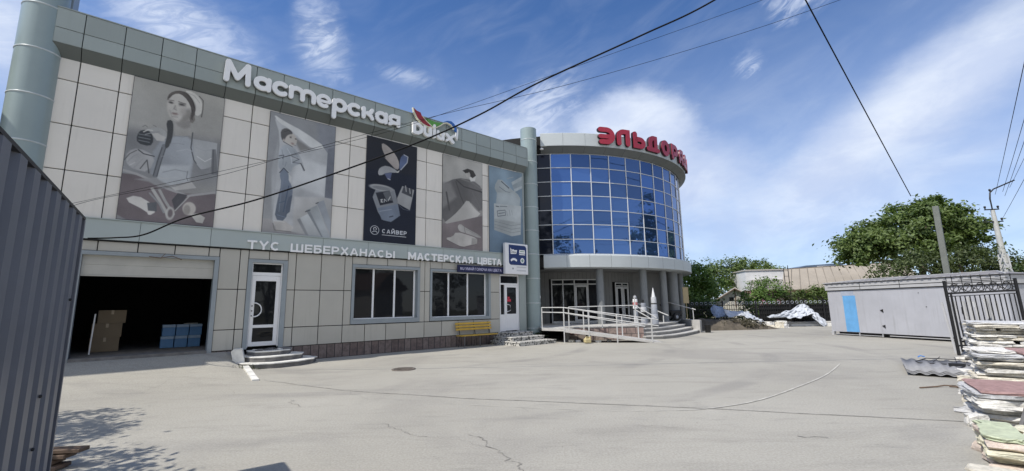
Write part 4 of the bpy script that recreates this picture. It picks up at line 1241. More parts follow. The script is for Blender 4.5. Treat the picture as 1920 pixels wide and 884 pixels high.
def print_mat():
    m = bpy.data.materials.new('printed_banner')
    m.use_nodes = True
    bs = m.node_tree.nodes['Principled BSDF']
    k = NT(m.node_tree)
    at = k.node('ShaderNodeAttribute', attribute_name='print_colour')
    tc = k.node('ShaderNodeTexCoord').outputs['Object']
    v = k.step(k.noise(tc, 1.3, 6, 0.65), 0.3, 0.7, 0.93, 1.06)
    cv_ = k.node('ShaderNodeCombineColor')
    for i in range(3):
        k.put(cv_.inputs[i], v)
    k.put(bs.inputs['Base Color'], k.mixc(1.0, at.outputs[0], cv_.outputs[0], 'MULTIPLY'))
    bs.inputs['Roughness'].default_value = 0.6
    bs.inputs['Specular IOR Level'].default_value = 0.3
    bn = k.node('ShaderNodeBump')
    bn.inputs['Strength'].default_value = 0.25
    bn.inputs['Distance'].default_value = 0.05
    k.put(bn.inputs['Height'], k.noise(tc, 1.1, 3, 0.5))
    k.put(bs.inputs['Normal'], bn.outputs[0])
    return m


PRINT_K = 1.2
m_print = print_mat()
m_bedge = mat('banner_edge', (0.08, 0.08, 0.085), 0.6)
BANNERS = ['grey banner printed with a woman in a headscarf holding a drill, over the garage',
           'pale grey banner printed with a child in jeans beside paper rolls',
           'dark navy banner printed with a paint tin and brush strokes',
           'brown and grey banner printed with draped cloth, a white sheet and a paintbrush',
           'light blue banner printed with fanned white cards, next to the corner column']
for (rc, base, ops), lab in zip(POSTERS, BANNERS):
    u0, u1, z0, z1 = rc
    w, h = 170, int(170 * (z1 - z0) / (u1 - u0))
    img = raster(w, h, base, ops) / 255.0
    img = img * 0.68 + img.mean(-1, keepdims=True) * 0.32
    img = np.clip((img - 0.56) * 1.05 + 0.56, 0, 1)
    li = np.where(img <= 0.04045, img / 12.92, ((img + 0.055) / 1.055) ** 2.4) * PRINT_K * np.array([1.01, 1.0, 0.95])
    root = thing('banner', lab, 'banner', F(u0, 0, z0), FA, 'printed banners on the upper storey')
    me = bpy.data.meshes.new('print')
    xs_ = np.linspace(0, u1 - u0, w + 1); zs_ = np.linspace(z1 - z0, 0, h + 1)
    gx, gzz = np.meshgrid(xs_, zs_)
    co = np.stack([gx, np.full_like(gx, -0.035), gzz], -1).reshape(-1, 3)
    ii = (np.arange(h)[:, None] * (w + 1) + np.arange(w)[None, :]).ravel()
    fc = np.stack([ii, ii + w + 1, ii + w + 2, ii + 1], -1)
    me.vertices.add(len(co)); me.vertices.foreach_set('co', co.ravel())
    me.loops.add(fc.size); me.loops.foreach_set('vertex_index', fc.ravel().astype(np.int32))
    me.polygons.add(len(fc)); me.polygons.foreach_set('loop_start', np.arange(0, fc.size, 4, dtype=np.int32))
    me.polygons.foreach_set('loop_total', np.full(len(fc), 4, np.int32))
    ca = me.color_attributes.new('print_colour', 'FLOAT_COLOR', 'POINT')
    ca.data.foreach_set('color', np.concatenate([li.reshape(-1, 3), np.ones((len(co), 1))], 1).ravel().astype(np.float32))
    me.update(); me.validate()
    me.materials.append(m_print)
    po = bpy.data.objects.new('print', me); COL.objects.link(po); po.parent = root
    fr = MB()
    a, c = u1 - u0, z1 - z0
    fr.box(-0.012, a + 0.012, -0.033, -0.002, -0.012, c + 0.012)
    fr.build('frame', m_bedge, root)
    if 'navy' in lab:
        mw = mat('print_white', (0.55, 0.57, 0.60), 0.6)
        block_caps('САЙВЕР', 0.70, 1.72, 0.37, 0.525, -0.041, -0.037, mw, root, 0.2, 0.2, part='lettering', single=True)
        b = MB(); b.stroke(ring(0.41, 0.45, 0.165, 28), 0.018, -0.041, -0.037, closed=True); b.box(0.70, 1.70, -0.041, -0.037, 0.29, 0.31)
        b.stroke(arc(0.42, 0.50, 0.055, 0.05, -60, 240, 12), 0.024, -0.041, -0.037, cap=False); b.stroke([(0.33, 0.37), (0.36, 0.41), (0.46, 0.41), (0.51, 0.37)], 0.022, -0.042, -0.037)
        b.build('emblem', mw, root)

# ================================================================== round glazed building
DCX, DCY = 2.545, 32.0
rot_b = thing('round_building', 'round building with a blue mirrored glass upper storey on columns, beside the long showroom', 'building', (DCX, DCY, 0))


def pol(r, a, z=0.0):
    return Vector((r * math.sin(R(a)), -r * math.cos(R(a)), z))


A0, DA = -2.52 - 6.65, 6.65
NB = 19
ZC0, ZC1, RC = 4.25, 9.70, 9.40
rowh = (ZC1 - ZC0) / 7
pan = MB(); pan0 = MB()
rg = random.Random(5)
for i in range(NB):
    for j in range(7):
        p, q = pol(RC - 0.03, A0 + i * DA), pol(RC - 0.03, A0 + (i + 1) * DA)
        z0, z1 = ZC0 + j * rowh, ZC0 + (j + 1) * rowh
        c = (p + q) / 2
        n = c.normalized()
        t0, t1 = rg.uniform(-.010, .010), rg.uniform(-.008, .008)
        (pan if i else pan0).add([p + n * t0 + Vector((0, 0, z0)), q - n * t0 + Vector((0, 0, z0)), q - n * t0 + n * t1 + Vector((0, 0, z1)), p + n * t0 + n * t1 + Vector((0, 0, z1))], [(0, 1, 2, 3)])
pan.build('glass_wall', m_blueglass, rot_b)
pan0.build('painted_reflection_panes', glass_mat('painted_reflection_glass', (0.010, 0.013, 0.024), 0.04, 0.0, 0.3), rot_b)  # dark reflection of the shaded end wall and column, painted into the glass colour
b = MB()
b.lathe([(RC - 0.25, 0.7), (RC - 0.25, 0.701)], 0, 0, 8, caps=False)
mu = MB()
for i in range(NB + 1):
    p = pol(RC - 0.02, A0 + i * DA)
    mu.bar(p + Vector((0, 0, ZC0)), p + Vector((0, 0, ZC1)), 0.042, 0.07)
for j in range(8):
    for i in range(NB):
        p, q = pol(RC - 0.025, A0 + i * DA), pol(RC - 0.025, A0 + (i + 1) * DA)
        d = (q - p).normalized() * 0.03
        mu.bar(p + d + Vector((0, 0, ZC0 + j * rowh)), q - d + Vector((0, 0, ZC0 + j * rowh)), 0.05, 0.034)
mu.build('mullions', m_mull, rot_b)
# opaque core behind the glass
b = MB(); b.lathe([(8.9, 3.5), (8.9, 10.4)], 0, 0, 64); b.build('core', m_dark_in, rot_b)
# parapet panels, cove and roof edge
b = MB(); c = MB(); l_ = MB()
SEG = 7.0
for i in range(22):
    a0, a1 = -5.6 + i * SEG, -5.6 + (i + 1) * SEG
    g = 0.035
    drop = -0.0
    b.lathe([(9.85, 9.985), (9.86, 10.0), (9.86, 10.68), (9.85, 10.70), (9.55, 10.72), (9.55, 9.99)], 0, 0, 5, a0=a0 + g, a1=a1 - g, caps=False, smooth=False)
    c.lathe([(9.44, 9.705), (9.84, 9.975)], 0, 0, 5, a0=a0 + g, a1=a1 - g, caps=False, smooth=False)
    l_.lathe([(9.47, 4.235), (9.72, 4.17), (9.75, 4.13), (9.75, 3.54), (9.73, 3.52), (8.0, 3.5)], 0, 0, 5, a0=a0 + g, a1=a1 - g, caps=False, smooth=False)
b.build('parapet_panel', m_fascia, rot_b)
c.build('parapet_cove', m_cove, rot_b)
l_.build('canopy_ledge', m_fascia, rot_b)
b = MB(); b.lathe([(9.54, 9.98), (9.54, 10.66)], 0, 0, 72, caps=False); b.lathe([(9.70, 4.1), (9.70, 3.56)], 0, 0, 72, caps=False); b.lathe([(9.46, 9.73), (9.80, 9.965)], 0, 0, 72, caps=False)
b.build('joint_backing', m_joint, rot_b)
b = MB(); b.lathe([(9.5, 10.2), (0.01, 10.3)], 0, 0, 48, caps=False); b.build('roof', m_cove, rot_b)
# ground-floor wall set back under the canopy
b = MB()
RW = 7.0
WD = [(-2.9, 20.5, 3.10), (29.6, 39.0, 2.93)]
seg = 2.0
a = -30.0
while a < 120:
    cut = [w for w in WD if a + seg > w[0] and a < w[1]]
    z0 = cut[0][2] if cut else 0.3
    b.lathe([(RW, z0), (RW, 3.52)], 0, 0, 2, a0=a + 0.04, a1=a + seg - 0.04, caps=False, smooth=False)
    a += seg
p, q = pol(RW - 0.05, 44), pol(8.75, 59)
b.bar(p + Vector((0, 0, 2.05)), q + Vector((0, 0, 2.05)), 0.12, 2.94)
b.build('recess_wall', m_recess, rot_b)
b = MB(); b.lathe([(RW - 0.25, 0.3), (RW - 0.25, 3.5)], 0, 0, 60, caps=False); b.build('dark_lobby', m_dark_in, rot_b)
b = MB(); b.lathe([(8.9, 3.499), (6.6, 3.498)], 0, 0, 64, caps=False); b.build('canopy_soffit', m_recess, rot_b)


def storefront(angs, zt, ztr, doorspans):
    fr = MB(); gl = MB()
    for a_ in angs:
        p = pol(RW + 0.02, a_)
        fr.bar(p + Vector((0, 0, 0.6)), p + Vector((0, 0, zt)), 0.06, 0.06)
    for a_, a2 in zip(angs, angs[1:]):
        p, q = pol(RW + 0.02, a_), pol(RW + 0.02, a2)
        d = (q - p).normalized() * 0.032
        for z in (zt - 0.03, ztr):
            fr.bar(p + d + Vector((0, 0, z)), q - d + Vector((0, 0, z)), 0.05, 0.06)
        fr.bar(p + d + Vector((0, 0, 0.68)), q - d + Vector((0, 0, 0.68)), 0.05, 0.12)
        p, q = pol(RW - 0.02, a_), pol(RW - 0.02, a2)
        gl.add([p + Vector((0, 0, 0.62)), q + Vector((0, 0, 0.62)), q + Vector((0, 0, zt)), p + Vector((0, 0, zt))], [(0, 1, 2, 3)])
    f = fr.build('storefront_frame', m_rail, rot_b)
    gl.build('pane', m_pane, f)
    for a_, a2 in doorspans:
        dl = MB()
        for x in (a_ + 0.55, a2 - 0.55):
            p = pol(RW + 0.05, x); dl.bar(p + Vector((0, 0, 0.64)), p + Vector((0, 0, ztr - 0.06)), 0.10, 0.05)
        p, q = pol(RW + 0.05, a_ + 1.0), pol(RW + 0.05, a2 - 1.0)
        for z in (ztr - 0.11, 0.78, 1.45):
            dl.bar(p + Vector((0, 0, z)), q + Vector((0, 0, z)), 0.05, 0.10 if z != 1.45 else 0.05)
        dl.build('door', m_rail, f)


storefront([-2.8, 2.4, 7.8, 14.4, 20.4], 3.09, 2.80, [(7.8, 14.4)])
storefront([29.8, 34.2, 38.6], 2.90, 2.70, [(29.8, 34.2), (34.2, 38.6)])
m_pillar = mat('recess_column', (0.19, 0.20, 0.205), 0.5, var=0.06)
for a_, rr, r_ in ((13.2, 9.0, 0.20), (31.2, 9.0, 0.20), (43.0, 9.0, 0.20), (53.5, 8.9, 0.30), (66, 9.0, 0.2), (80, 9.0, 0.2)):
    p = pol(rr, a_)
    b = MB(); b.lathe([(r_, 0.6), (r_, 3.52)], p.x, p.y, 20)
    b.lathe([(r_ + 0.008, 1.5), (r_ + 0.008, 1.53)], p.x, p.y, 20, caps=False)
    b.build('column', m_pillar, rot_b)
b = MB()
b.prism([(-0.09, 9.84), (0.1, 9.84), (0.16, 9.78), (-0.14, 9.78)], 'y', -0.1, 0.1)
b.xf = Matrix.Identity(4)
fl = MB()
p = pol(9.95, -5.2)
fl.xf = Matrix.Translation(p)
fl.lathe([(0.02, 9.86), (0.10, 9.80), (0.10, 9.76), (0.03, 9.74)], 0, 0, 12)
fl.build('floodlight', m_white, rot_b)

# red letters round the parapet
s6 = thing('red_letter_sign', 'large red letters curving round the parapet of the round building', 'sign', (DCX, DCY, 0))
Zb, Zt, HW, SWd = 10.10, 11.05, 0.41, 0.265
zm = (Zb + Zt) / 2
h2 = (Zt - Zb) / 2 - SWd / 2
w2 = HW - SWd / 2
t_ = Zt - SWd / 2
bt = Zb + SWd / 2
EL = [
    [([(-HW + .02, t_)] + arc(HW - 0.45, zm, 0.34, h2, 90, -90, 14) + [(-HW + .06, bt)], False, 1), ([(-HW + .02, zm - .04), (HW - .25, zm - .04)], False, .9)],
    [([(-w2, bt)] + arc(-w2 + 0.30, t_ - 0.30, 0.30, 0.30, 180, 90, 8) + [(w2, t_), (w2, bt)], False, 1)],
    [([(-w2, t_), (-w2, bt)] + [(0.08, bt)] + arc(0.08, bt + 0.2, 0.22, 0.2, -90, 90, 10) + [(-w2 + .1, bt + 0.4)], False, 1)],
    [([(-w2 + .06, bt)] + arc(-w2 + 0.34, t_ - 0.30, 0.28, 0.30, 180, 90, 8) + [(w2 - .06, t_), (w2 - .06, bt)], False, 1), ([(-HW, bt - .01), (HW, bt - .01)], False, 0.95)],
    [(ring(0, zm, w2, 26, h2), True, 1)],
    [([(-w2, bt - .02), (-w2, t_), (0.08, t_)] + arc(0.08, t_ - 0.22, 0.22, 0.22, 90, -90, 10) + [(-w2 + .1, t_ - 0.44)], False, 1)],
    [([(-w2, bt)] + arc(-w2 + 0.30, t_ - 0.30, 0.30, 0.30, 180, 90, 8) + [(w2, t_), (w2, bt)], False, 1), ([(-w2 + .1, zm - .12), (w2 - .1, zm - .12)], False, .8)],
    [([(-w2 + .06, bt)] + arc(-w2 + 0.34, t_ - 0.30, 0.28, 0.30, 180, 90, 8) + [(w2 - .06, t_), (w2 - .06, bt)], False, 1), ([(-HW, bt - .01), (HW, bt - .01)], False, 0.95)],
    [(ring(0, zm, w2, 26, h2), True, 1)],
]
AN = [15.5, 21.2, 27.4, 33.7, 40.6, 47.1, 53.4, 59.6, 66.0]
place = []
for a_ in AN:
    p = pol(9.90, a_)
    place.append(Matrix.Translation(p) @ Matrix.Rotation(R(a_), 4, 'Z'))
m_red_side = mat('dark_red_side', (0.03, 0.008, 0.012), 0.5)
for i, strokes in enumerate(EL):
    mb = MB(); mb.xf = place[i] @ Matrix.Scale(1.03, 4, (1, 0, 0))
    for q, (pts, closed, wf) in enumerate(strokes):
        mb.stroke(pts, SWd * wf, -0.115 - 0.002 * q, -0.085, closed=closed)
    lo_ = mb.build('letter', m_red, s6)
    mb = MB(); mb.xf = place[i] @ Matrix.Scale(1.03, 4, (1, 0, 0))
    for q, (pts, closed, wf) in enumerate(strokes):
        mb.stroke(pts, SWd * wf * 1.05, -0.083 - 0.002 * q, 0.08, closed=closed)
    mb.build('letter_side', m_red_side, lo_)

# ================================================================== entrance landing, steps, ramp
st = thing('entrance_steps', 'curved concrete entrance steps and landing under the round building', 'steps', (0, 0, 0))
out_ = [Vector(p) for p in [(6.05, 20.55), (6.9, 20.75), (7.7, 21.35), (8.5, 22.25), (9.3, 23.35), (9.95, 24.25), (10.45, 25.2)]]
inner = [Vector(p) for p in [(10.0, 27.5), (7.5, 29.5), (1.9, 27.5), (1.2, 23.4), (1.25, 21.3), (2.3, 20.65)]]


def inset(pts, d):
    o = []
    for i in range(len(pts)):
        t = (pts[min(i + 1, len(pts) - 1)] - pts[max(i - 1, 0)]).normalized()
        o.append(pts[i] + Vector((-t.y, t.x)) * d)
    return o


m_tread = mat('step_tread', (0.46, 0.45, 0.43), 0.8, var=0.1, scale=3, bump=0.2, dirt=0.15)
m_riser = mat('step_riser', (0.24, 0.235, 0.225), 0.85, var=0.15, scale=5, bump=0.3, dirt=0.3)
for k in range(4):
    edge = inset(out_, 0.36 * k)
    z0, z1 = 0.155 * k - (0.05 if k == 0 else 0.0), 0.155 * (k + 1)
    if k == 3:
        edge[0] = Vector((5.95, 21.1))
    poly = [(p.x, p.y) for p in edge] + [(p.x, p.y) for p in (inner if k == 3 else [inset(out_, 0.36 * (k + 1.35))[-1 - i] for i in range(len(out_))])]
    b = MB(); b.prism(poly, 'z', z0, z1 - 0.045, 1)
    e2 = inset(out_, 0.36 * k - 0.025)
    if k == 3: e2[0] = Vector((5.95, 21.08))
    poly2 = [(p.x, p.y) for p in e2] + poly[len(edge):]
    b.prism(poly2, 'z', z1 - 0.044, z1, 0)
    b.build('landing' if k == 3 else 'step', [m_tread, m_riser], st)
b = MB()
b.prism([(2.3, 20.62), (2.3, 20.8), (6.05, 21.0), (6.05, 20.82)], 'z', -0.05, 0.55)
m_pinkbrick = brick_mat('pinkish_wall_tiles', (0.33, 0.20, 0.18), (0.36, 0.30, 0.26), (0.10, 0.085, 0.08), 0.42, 0.27)
b.build('landing_wall', m_pinkbrick, st)
b = MB(); b.prism([(10.38, 24.85), (10.58, 25.1), (10.4, 27.3), (10.1, 27.2), (10.18, 25.3)], 'z', -0.05, 0.68); b.build('cheek_wall', m_tread, st)


def railing(root, posts, rails, r=0.022, name='handrail'):
    for p, q in posts:
        b = MB(); b.bar(p, q, 0.042, 0.042); b.build('railing_post', m_rail, root)
    for pts in rails:
        b = MB(); b.tube(pts, r, 8); b.build(name, m_rail, root)


railing(st, [((5.72, 20.85, 0.55), (5.72, 20.85, 2.0)), ((7.95, 23.6, 0.45), (7.95, 23.6, 1.0)), ((10.35, 25.6, 0.62), (10.35, 25.6, 1.35)), ((9.2, 26.6, 0.6), (9.2, 26.6, 1.7))],
        [[(5.72, 20.85, 1.56), (6.6, 20.55, 0.98)], [(5.72, 20.85, 1.36), (6.35, 20.65, 0.95)], [(6.6, 24.6, 1.75), (7.2, 24.1, 1.5), (8.15, 23.4, 1.0)], [(9.2, 26.6, 1.72), (10.45, 25.45, 1.25)]], 0.026)

rp = thing('access_ramp', 'sloping concrete access ramp with pale metal railings in front of the round building', 'ramp', (0, 0, 0))
b = MB()
o0, o1 = Vector((2.2, 19.45)), Vector((6.25, 18.85))
i0, i1 = Vector((2.35, 20.55)), Vector((6.4, 20.0))
b.add([(o0.x, o0.y, 0.60), (i0.x, i0.y, 0.60), (i1.x, i1.y, 0.012), (o1.x, o1.y, 0.012), (o0.x, o0.y, 0.46), (i0.x, i0.y, 0.46), (i1.x, i1.y, -0.06), (o1.x, o1.y, -0.06)],
      [(0, 1, 2, 3), (7, 6, 5, 4), (0, 3, 7, 4), (1, 5, 6, 2), (0, 4, 5, 1), (3, 2, 6, 7)])
b.build('deck', m_tread, rp)
b = MB(); b.prism([(1.28, 20.3), (2.2, 19.45), (2.35, 20.6), (1.35, 21.25)], 'z', 0.5, 0.6); b.build('platform', m_tread, rp)
b = MB()
for x, y in ((2.35, 20.1), (3.3, 20.1)):
    b.box(x, x + 0.15, y, y + 0.4, -0.02, 0.45 if x < 3 else 0.33)
split_loose(b.build('pier', m_conc_dark, rp))
def rz(t): return 0.60 - 0.588 * t
posts = []
for t in (0.0, 0.26, 0.55, 0.9):
    p = o0.lerp(o1, t)
    posts.append(((p.x, p.y, -0.02 if t < 0.9 else rz(t) - 0.05), (p.x, p.y, rz(t) + 0.92)))
posts += [((1.3, 20.3, 0.55), (1.3, 20.3, 1.53)), ((2.55, 20.5, 0.55), (2.55, 20.5, 1.53)), ((4.1, 20.62, 0.55), (4.1, 20.62, 1.55)), ((3.2, 20.35, 0.35), (3.2, 20.35, 1.35)), ((4.9, 20.15, 0.15), (4.9, 20.15, 1.1)), ((5.6, 20.1, 0.05), (5.6, 20.1, 0.98))]
e1 = o0.lerp(o1, 0.97)
railing(rp, posts, [[(1.3, 20.3, 1.53), (o0.x, o0.y, 1.52), (e1.x, e1.y, rz(.97) + 0.92)], [(1.3, 20.3, 1.32), (o0.x, o0.y, 1.30), (e1.x, e1.y, rz(.97) + 0.66)], [(1.3, 20.3, 0.60), (o0.x, o0.y, 0.62)],
                    [(2.55, 20.5, 1.53), (5.72, 20.82, 1.56)], [(2.4, 20.5, 1.50), (5.9, 20.05, 0.88)], [(2.4, 20.5, 1.25), (5.9, 20.05, 0.62)]], 0.021)

# broken round steps below the first door
s = thing('broken_steps', 'broken half-round concrete steps with whitewashed treads below the first glazed door', 'steps', F(3.35, 0, 0), FA)
rnd = random.Random(3)
base_out = [(-.74, -.04), (-.78, -.75), (-.60, -1.28), (-.1, -1.52), (.55, -1.42), (1.08, -1.12), (1.30, -.62), (1.16, -.04)]
for k, (sc_, sx2, z0, z1) in enumerate(((1.0, 0.0, -0.1, 0.15), (0.77, -0.05, 0.145, 0.30), (0.55, -0.08, 0.295, 0.43))):
    pts = []
    for i in range(len(base_out)):
        a_, c_ = base_out[i], base_out[(i + 1) % len(base_out)]
        for t in ((0, .33, .67) if i < len(base_out) - 1 else (0,)):
            pts.append(((a_[0] + (c_[0] - a_[0]) * t) * sc_ + sx2 + rnd.uniform(-.03, .03), (a_[1] + (c_[1] - a_[1]) * t) * sc_ + rnd.uniform(-.03, .03)))
    pts = [(p[0], min(p[1], -0.03)) for p in pts]
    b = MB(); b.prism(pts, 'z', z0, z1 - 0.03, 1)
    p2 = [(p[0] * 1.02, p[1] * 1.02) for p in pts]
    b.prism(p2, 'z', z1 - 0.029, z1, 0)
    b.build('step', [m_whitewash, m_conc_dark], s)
for k in range(14):
    b = MB(); x, y = rnd.uniform(-.5, .5), rnd.uniform(-.55, -.1)
    b.xf = Matrix.Translation((x, y, 0.432)) @ Matrix.Rotation(rnd.uniform(0, 3), 4, 'Z') @ Matrix.Rotation(rnd.uniform(-.15, .3), 4, 'X') @ Matrix.Scale(rnd.uniform(.5, 1.2), 4)
    b.prism([(-.16, -.06), (.1, -.1), (.2, .02), (.05, .09), (-.12, .07)], 'z', 0, 0.035)
    b.build('broken_slab', m_whitewash if k % 2 else m_conc_dark, s)

blk = MB()
blk.xf = Matrix.Rotation(R(-12), 4, 'Y') @ Matrix.Scale(0.8, 4)
blk.prism([(-0.16, 0.0), (0.17, 0.0), (0.19, 0.12), (0.17, 0.52), (-0.10, 0.56), (-0.17, 0.50)], 'y', -0.26, 0.16)
tag(blk.build('concrete_block', m_whitewash, loc=F(2.60, -0.50, 0.10), rotz=FA - 0.25), 'whitewashed concrete block tilted against the wall beside the broken steps', 'block')
kb = MB()
k0, k1 = to_local(-5.95, 10.45), (2.62, -1.25)
for i in range(4):
    t0, t1 = i / 4, (i + 1) / 4 - 0.012
    q = [(k1[0] + (k0[0] - k1[0]) * t, k1[1] + (k0[1] - k1[1]) * t) for t in (t0, t1)]
    zz = [gz(*F(u - 0.35, y).xy) for u, y in q]
    kb.add([(q[0][0] - .07, q[0][1], -0.05), (q[0][0] + .07, q[0][1], -0.05), (q[1][0] + .07, q[1][1], -0.05), (q[1][0] - .07, q[1][1], -0.05),
            (q[0][0] - .07, q[0][1], zz[0] * .62 + .035), (q[0][0] + .07, q[0][1], zz[0] * .62 + .035), (q[1][0] + .07, q[1][1], zz[1] * .62 + .035), (q[1][0] - .07, q[1][1], zz[1] * .62 + .035)],
           [(0, 3, 2, 1), (4, 5, 6, 7), (0, 1, 5, 4), (1, 2, 6, 5), (2, 3, 7, 6), (3, 0, 4, 7)])
tag(kb.build('kerb', m_whitewash, loc=F(0), rotz=FA), 'short white painted kerb running from the broken steps into the yard', 'kerb')
m_weed = leaf_mat('weed_leaf', (0.035, 0.05, 0.018), (0.10, 0.11, 0.05))
wd = MB(); rw = random.Random(9)
for i in range(90):
    a_ = rw.uniform(0, 6.28); rr = rw.uniform(0, .3); h = rw.uniform(.05, .2)
    x, y = rr * math.cos(a_) * 1.6, rr * math.sin(a_) * .6
    wd.add([(x, y, 0), (x + .02, y + .01, 0), (x + rw.uniform(-.1, .1), y + rw.uniform(-.1, .1), h)], [(0, 1, 2)])
pw = F(2.62, -1.35, 0.0)
tag(wd.build('weed', m_weed, loc=(pw.x, pw.y, gz(pw.x, pw.y)), rotz=FA), 'scraggy weeds growing between the white kerb and the broken steps', 'weeds')

# mosaic steps below the second door
s = thing('mosaic_steps', 'three low black and white mosaic stone steps below the second white door', 'steps', F(13.3, 0, 0), FA)
for k, (a_, c_, y_, z0, z1) in enumerate(((-1.15, 0.98, -1.95, -0.05, 0.16), (-1.0, 0.86, -1.35, 0.161, 0.32), (-0.80, 0.70, -0.8, 0.321, 0.485))):
    b = MB(); b.bbox(a_, c_, y_, -0.03, z0, z1 - 0.05, 0.012)
    b.build('riser', m_mosaic, s)
    b = MB(); b.bbox(a_ - .02, c_ + .02, y_ - .02, -0.03, z1 - 0.049, z1, 0.01)
    b.build('tread', m_mosaic, s)

# bench
bn = thing('bench', 'yellow slatted bench with dark metal legs against the showroom wall', 'bench', F(11.2, -0.35, 0), FA)
m_yel = mat('yellow_slat', (0.56, 0.36, 0.055), 0.5, var=0.12, scale=6, dirt=0.15)
L2 = 0.95
b = MB()
for k in range(4):
    b.bbox(-L2, L2, -0.24 + 0.105 * k, -0.24 + 0.105 * k + 0.092, 0.44, 0.475, 0.006)
b.build('seat', m_yel, bn)
b = MB()
for k in range(3):
    z = 0.66 + 0.115 * k
    b.bbox(-L2, L2 - .05, 0.155 + 0.03 * k, 0.185 + 0.03 * k, z, z + 0.085, 0.006)
b.build('backrest', m_yel, bn)
for x in (-0.78, 0.0, 0.78):
    b = MB()
    b.tube([(x, -0.22, -0.02), (x, -0.20, 0.43)], 0.017, 8); b.build('leg', mat('grey_leg', (0.12, 0.12, 0.12), 0.5), bn)
    b = MB()
    b.tube([(x, 0.24, -0.02), (x, 0.12, 0.43), (x, 0.27, 0.98)], 0.017, 8); b.tube([(x, -0.2, 0.425), (x, 0.12, 0.425)], 0.015, 6)
    b.build('leg', m_black, bn)

# boxes in the garage
m_card = mat('brown_cardboard', (0.26, 0.20, 0.13), 0.8, var=0.06, scale=2)
m_tape = mat('box_tape', (0.50, 0.40, 0.27), 0.4)
m_bluec = mat('blue_carton', (0.10, 0.24, 0.46), 0.5, var=0.05)
m_blue_lid = mat('pale_blue_lid', (0.34, 0.46, 0.60), 0.5)


def carton(u, y, z, w, d, h, label, rot=0.0):
    o = thing('cardboard_box', label, 'box', F(u, y, z), FA + rot, 'cardboard boxes in the garage')
    b = MB(); b.bbox(-w / 2, w / 2, -d / 2, d / 2, 0, h, 0.006); b.build('carton', m_card, o)
    b = MB(); b.box(-0.03, 0.03, -d / 2 - .002, -d / 2 - .0005, h - .12, h - .005); b.box(-0.03, 0.03, -d / 2, d / 2, h + .0005, h + .002); b.build('tape', m_tape, o)


carton(-0.40, 2.3, 0.508, 0.64, 0.5, 0.40, 'brown cardboard box at the bottom of the stack in the garage')
carton(-0.38, 2.3, 0.908, 0.66, 0.5, 0.40, 'brown cardboard box in the middle of the stack in the garage')
carton(-0.31, 2.3, 1.308, 0.62, 0.46, 0.38, 'brown cardboard box on top of the stack in the garage', 0.06)
bprot = None
for j, row in enumerate(('bottom', 'top')):
    for i, where in enumerate(('left', 'middle', 'right')):
        u = 1.04 + 0.345 * i + 0.02 * j
        lab = 'blue carton with a pale lid, %s of the %s row of six in the garage' % (where, row)
        if bprot is None:
            o = thing('blue_box', lab, 'box', F(u, 2.3, 0.508 + 0.355 * j), FA, 'blue cartons in the garage')
            b = MB(); b.bbox(-.16, .16, -.2, .2, 0, .265, .006); b.build('carton', m_bluec, o)
            b = MB(); b.bbox(-.162, .162, -.202, .202, .267, .35, .006); b.build('lid', m_blue_lid, o)
            bprot = o
        else:
            o = bprot.copy(); COL.objects.link(o); o.location = F(u, 2.3, 0.508 + 0.355 * j); o['label'] = lab
            for ch in list(bprot.children):
                c = ch.copy(); COL.objects.link(c); c.parent = o
b = MB(); b.bbox(-.17, .17, -.1, .1, 0, .03, .005); tag(b.build('flat_packet', m_shutter, loc=F(1.62, 2.3, 1.219), rotz=FA + .2), 'flat grey packet lying on top of the blue cartons', 'packet')
b = MB(); b.xf = Matrix.Rotation(R(1.5), 4, 'Y'); b.box(-.015, .015, -.02, .02, 0, 1.08); tag(b.build('white_batten', m_white, loc=F(-0.66, 1.2, 0.508), rotz=FA), 'thin white batten leaning beside the cardboard boxes', 'batten')

# manhole
b = MB(); b.lathe([(0.31, 0.0), (0.31, 0.02), (0.25, 0.024), (0.25, 0.018), (0.0, 0.022)], 0, 0, 28, caps=False)
for k in range(-3, 4):
    b.box(-.2, .2, k * .06 - .012, k * .06 + .012, .021, .03)
tag(b.build('manhole_cover', mat('rusty_iron', (0.13, 0.11, 0.095), 0.8, var=0.3, scale=9), loc=(-2.93, 12.0, 0.0)), 'round rusty manhole cover in the concrete yard', 'manhole cover')

# ================================================================== corrugated gate leaf close on the left
m_sheet = mat('blue_grey_sheet', (0.135, 0.145, 0.17), 0.45, var=0.08, scale=1.5, spec=0.5, dirt=0.12)
ga, gb_ = Vector((-3.95, 3.90, 0)), Vector((-1.89, 1.21, 0))
gd = (gb_ - ga).normalized()
glen = (gb_ - ga).length
gt = thing('corrugated_gate', 'tall blue-grey corrugated metal gate leaf standing close at the left edge', 'gate', ga, math.atan2(gd.y, gd.x))
prof = []
x = 0.0
pitch = 0.31
while x < glen:
    prof += [(x, 0.0), (x + 0.11, 0.0), (x + 0.14, 0.045), (x + 0.28, 0.045)]
    x += pitch
b = MB()
n = len(prof)
vs = [(p[0], p[1], 0.06) for p in prof] + [(p[0], p[1], 2.45) for p in prof] + [(p[0], p[1] - 0.004, 0.06) for p in prof] + [(p[0], p[1] - 0.004, 2.45) for p in prof]
b.add(vs, [(i, i + 1, n + i + 1, n + i) for i in range(n - 1)] + [(2 * n + i, 3 * n + i, 3 * n + i + 1, 2 * n + i + 1) for i in range(n - 1)] + [(n + i, n + i + 1, 3 * n + i + 1, 3 * n + i) for i in range(n - 1)])
b.build('sheet', m_sheet, gt)
b = MB(); b.box(-0.03, glen, -0.03, 0.045, 2.451, 2.475); b.build('top_rail', m_black, gt)
b = MB(); b.box(-0.045, -0.002, -0.03, 0.045, 0.03, 2.45); b.build('edge_profile', m_sheet, gt)
b = MB()
for zz in (0.5, 1.3, 2.1):
    b.box(0.0, glen, -0.05, -0.006, zz, zz + 0.05)
split_loose(b.build('rear_rail', m_black, gt))
